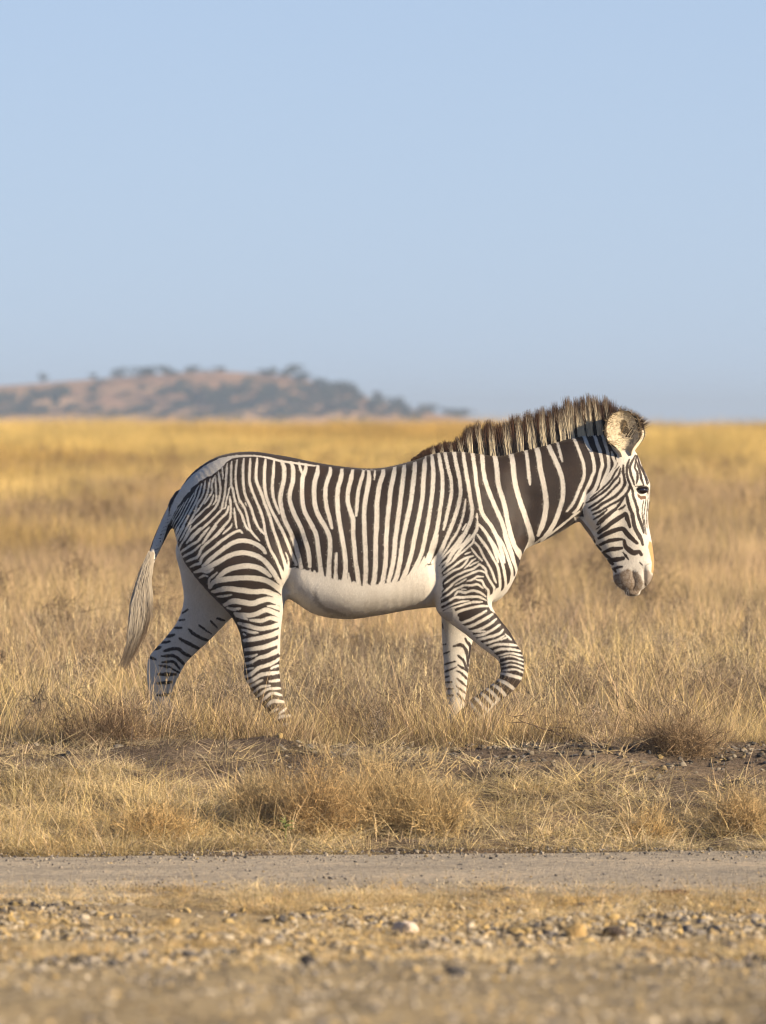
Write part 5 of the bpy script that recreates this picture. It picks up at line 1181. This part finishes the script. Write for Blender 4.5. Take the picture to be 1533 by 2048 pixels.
# ------------------------------------------------------------------ single dry bushes, a weed and a fallen twig
m_bush, nt, out = new_mat('dry_bush'); at = N(nt, 'ShaderNodeAttribute', attribute_name='blade')
d_ = N(nt, 'ShaderNodeBsdfDiffuse', Roughness=.8); t_ = N(nt, 'ShaderNodeBsdfTranslucent'); x_ = N(nt, 'ShaderNodeMixShader'); x_.inputs[0].default_value = .3
nt.links.new(at.outputs['Color'], d_.inputs[0]); nt.links.new(at.outputs['Color'], t_.inputs[0]); nt.links.new(d_.outputs[0], x_.inputs[1]); nt.links.new(t_.outputs[0], x_.inputs[2]); nt.links.new(x_.outputs[0], out.inputs[0])
def bush(X, Y, w, h, colr, label, seed, n=2600, curl=.45, dep=.75):
    n = int(n*1.7)
    """a rounded dry bush: fine branching twigs from one foot"""
    rr = np.random.default_rng(seed); x, d, z = photo_d(X, Y)
    m1 = 60; a = rr.uniform(0, 6.28, m1); el = np.arccos(rr.uniform(.1, 1, m1))
    limb = np.stack([np.cos(a)*np.sin(el)*w/2*1.1, np.sin(a)*np.sin(el)*w/2*dep, np.cos(el)*h], 1)*rr.uniform(.35, 1.08, m1)[:, None]*(.75+.5*np.sin(a*2.3+seed)**2)[:, None]
    pick = rr.integers(0, m1, n); t = rr.uniform(.12, 1, n)**.8
    foot = np.stack([rr.normal(0, w*.12, n), rr.normal(0, w*.1, n), np.full(n, -.01)], 1)
    p = limb[pick]*t[:, None] + foot*(1-t)[:, None] + rr.normal(0, .022, (n, 3)); p[:, 2] = np.maximum(p[:, 2], -.01)
    dd = limb[pick]/np.linalg.norm(limb[pick], axis=1)[:, None] + rr.normal(0, 1.0, (n, 3)) + np.array([0, 0, .5]); dd /= np.linalg.norm(dd, axis=1)[:, None]
    L = rr.uniform(.03, .11, n)*(h/.4)**.5; side = np.cross(dd, rr.normal(size=(n, 3))); side /= np.linalg.norm(side, axis=1)[:, None]+1e-6
    bend = rr.normal(0, curl*1.8, (n, 3)); wd = rr.uniform(.0014, .0032, n)
    V = []; C = []; cv = np.array(colr)[None]*1.35*rr.uniform(.25, 1.45, n)[:, None]*np.array([1, 1, 1])
    for k in range(4):
        q = k/3; c_ = p + dd*(L*q)[:, None] + bend*(L*q*q*.6)[:, None]; ww = (wd*.5*(1-q*.8))[:, None]; V += [c_-side*ww, c_+side*ww]; C += [cv, cv]
    V = np.stack(V, 1); C = np.stack(C, 1); b0 = np.arange(n)*8
    Q = np.concatenate([np.stack([b0+2*k, b0+2*k+1, b0+2*k+3, b0+2*k+2], 1) for k in range(3)])
    tw = mesh_np('twigs', V.reshape(-1, 3), Q); vcol(tw, 'blade', C.reshape(-1, 3)); tw.materials.append(m_bush)
    SV = []; SQ = []
    for q in range(m1):
        p0 = np.array([rr.normal(0, w*.06), rr.normal(0, w*.05), -.02]); p1 = limb[q]; o_ = len(SV); ax = np.array([.0022, 0, 0]); ay = np.array([0, .0022, 0])
        for (pp, s_) in ((p0, 1.), ((p0+p1)/2+rr.normal(0, .015, 3), .7), (p1, .25)): SV += [pp-ax*s_, pp-ay*s_, pp+ax*s_, pp+ay*s_]
        for l in range(2):
            for k in range(4): SQ.append((o_+l*4+k, o_+l*4+(k+1) % 4, o_+l*4+4+(k+1) % 4, o_+l*4+4+k))
    st = mesh_np('stems', SV, SQ); vcol(st, 'blade', np.tile(np.array(colr)*.6, (len(SV), 1))); st.materials.append(m_bush)
    e = bpy.data.objects.new('dry_bush', None); COL.objects.link(e); e.location = (x, d-CAM_D, z); e.empty_display_size = .1
    obj('twigs', tw, None, e); obj('stems', st, None, e)
    return tag(e, label, 'bush')
GB = (.60, .47, .255)
bush(770, 1662, .62, .40, GB, 'largest golden brown dry bush in the middle of the bank', 1, 5200)
bush(640, 1668, .50, .34, (.50, .37, .19), 'brown dry bush left of the largest golden bush on the bank', 2, 3800)
bush(520, 1655, .42, .30, (.58, .455, .25), 'dry bush left of the green weed on the bank', 3, 3000)
bush(870, 1670, .34, .26, (.60, .47, .25), 'small golden bush at the right side of the largest bush', 4, 2200)
bush(1290, 1692, .36, .17, (.58, .44, .22), 'low golden bush at the right foot of the bank by the track', 5, 2000)
bush(1480, 1668, .40, .24, (.56, .43, .23), 'golden bush near the right picture edge on the bank', 6, 2400)
bush(300, 1690, .46, .22, (.58, .43, .21), 'low golden brown bush at the left foot of the bank', 7, 2600)
bush(780, 1500, .62, .28, (.27, .195, .12), 'dark brown dry bush under the zebra belly at the top of the bank', 8, 3000)
bush(1345, 1508, .62, .22, (.33, .24, .14), 'dark brown dry bush at the top of the bank ahead of the zebra', 9, 3200)
bush(1130, 1500, .40, .20, (.34, .245, .14), 'brown dry bush at the top of the bank below the zebra muzzle', 10, 2200)
bush(225, 1490, .5, .22, (.30, .215, .13), 'dark dry bush at the top of the bank below the tail', 11, 2600)
bush(420, 1488, .40, .20, (.30, .215, .125), 'brown dry bush between the hind legs at the top of the bank', 12, 2000)

m_weed, nt, out = new_mat('weed_leaf'); b = N(nt, 'ShaderNodeBsdfDiffuse'); b.inputs[0].default_value = (.20, .23, .075, 1); nt.links.new(b.outputs[0], out.inputs[0])
x, d, z = photo_d(572, 1668); e = bpy.data.objects.new('green_weed', None); COL.objects.link(e); e.location = (x, d-CAM_D-.30, z+.0)
tag(e, 'small pale green leafy weed at the foot of the dry bushes', 'weed')
for k in range(7):
    a = k*.95; ln = .05+.02*(k % 3); V = []; 
    for t in np.linspace(0, 1, 6):
        w = .017*math.sin(math.pi*(.08+.9*t)); c_ = np.array([math.cos(a)*ln*t, math.sin(a)*ln*t*.6, .03+.05*(k % 4)/3+.05*t-.04*t*t]); s_ = np.array([-math.sin(a), math.cos(a)*.6, .25]); V += [c_-s_*w, c_+s_*w-np.array([0, 0, .004])]
    obj('leaf', mesh_np('leaf', V, [(2*q, 2*q+1, 2*q+3, 2*q+2) for q in range(5)], smooth=True), m_weed, e)
SV = []; SQ = []
for (p, s_) in ((np.array([0, 0, -.05]), .003), (np.array([.004, 0, .05]), .0025), (np.array([0, .004, .1]), .0015)): SV += [p+np.array([math.cos(q*1.57)*s_, math.sin(q*1.57)*s_, 0]) for q in range(4)]
for l in range(2):
    for k in range(4): SQ.append((l*4+k, l*4+(k+1) % 4, l*4+4+(k+1) % 4, l*4+4+k))
obj('stem', mesh_np('stem', SV, SQ), m_weed, e)

m_twig, nt, out = new_mat('dead_twig'); b = N(nt, 'ShaderNodeBsdfDiffuse'); b.inputs[0].default_value = (.16, .115, .085, 1); nt.links.new(b.outputs[0], out.inputs[0])
def tube(P, rad, n=6):
    V = []; Q = []; P = np.asarray(P, float)
    for k, p in enumerate(P):
        t = P[min(k+1, len(P)-1)]-P[max(k-1, 0)]; t /= np.linalg.norm(t); s = np.cross(t, [.1, 1, .2]); s /= np.linalg.norm(s); u2 = np.cross(t, s)
        q = rad*(1-.8*k/(len(P)-1))
        V += [p+q*(s*math.cos(j*2*math.pi/n)+u2*math.sin(j*2*math.pi/n)) for j in range(n)]
    for k in range(len(P)-1):
        for j in range(n): Q.append((k*n+j, k*n+(j+1) % n, (k+1)*n+(j+1) % n, (k+1)*n+j))
    return V, Q
def fallen(X0, Y0, X1, Y1, label, seed, dd=34.15):
    rr = np.random.default_rng(seed); s = dd/14000
    def at_(X, Y): return np.array([(X-CX)*s, dd-CAM_D, CAM_H-(Y-838)*s])
    p0, p1 = at_(X0, Y0), at_(X1, Y1); e = bpy.data.objects.new('dead_branch', None); COL.objects.link(e); e.location = p0; tag(e, label, 'branch')
    M = [p0*(1-t)+p1*t-p0+np.array([0, 0, .02*math.sin(t*5)])+rr.normal(0, .006, 3) for t in np.linspace(0, 1, 9)]
    V, Q = tube(M, .0045); obj('stem', mesh_np('stem', V, Q), m_twig, e)
    for k in range(7):
        b0 = M[1+k]; L = rr.uniform(.06, .16); dv = np.array([rr.normal(-.3, .6), rr.normal(0, .4), rr.normal(.4, .5)]); dv /= np.linalg.norm(dv)
        V, Q = tube([b0, b0+dv*L*.5+rr.normal(0, .01, 3), b0+dv*L], .0024, 5); obj('twig', mesh_np('twig', V, Q), m_twig, e)
fallen(1165, 1505, 1010, 1418, 'thin dead branch leaning in the grass ahead of the forelegs', 1)

# ------------------------------------------------------------------ air
hm = bpy.data.materials.new('haze_air'); hm.use_nodes = True; nt = hm.node_tree; nt.nodes.clear()
out = nt.nodes.new('ShaderNodeOutputMaterial'); pv = nt.nodes.new('ShaderNodeVolumePrincipled')
pv.inputs['Color'].default_value = (.64, .80, 1.0, 1); pv.inputs['Density'].default_value = 0.00037; pv.inputs['Anisotropy'].default_value = 0.0
nt.links.new(pv.outputs[0], out.inputs['Volume'])
lo = np.array([-4300, -120, -9.0]); hi = np.array([4300, 6050, 18.0])
V = [(lo[0], lo[1], lo[2]), (hi[0], lo[1], lo[2]), (hi[0], hi[1], lo[2]), (lo[0], hi[1], lo[2]), (lo[0], lo[1], hi[2]), (hi[0], lo[1], hi[2]), (hi[0], hi[1], hi[2]), (lo[0], hi[1], hi[2])]
tag(obj('haze', mesh_np('haze', V, [(0, 3, 2, 1), (4, 5, 6, 7), (0, 1, 5, 4), (1, 2, 6, 5), (2, 3, 7, 6), (3, 0, 4, 7)]), hm), 'pale blue haze over the plain', kind='stuff')
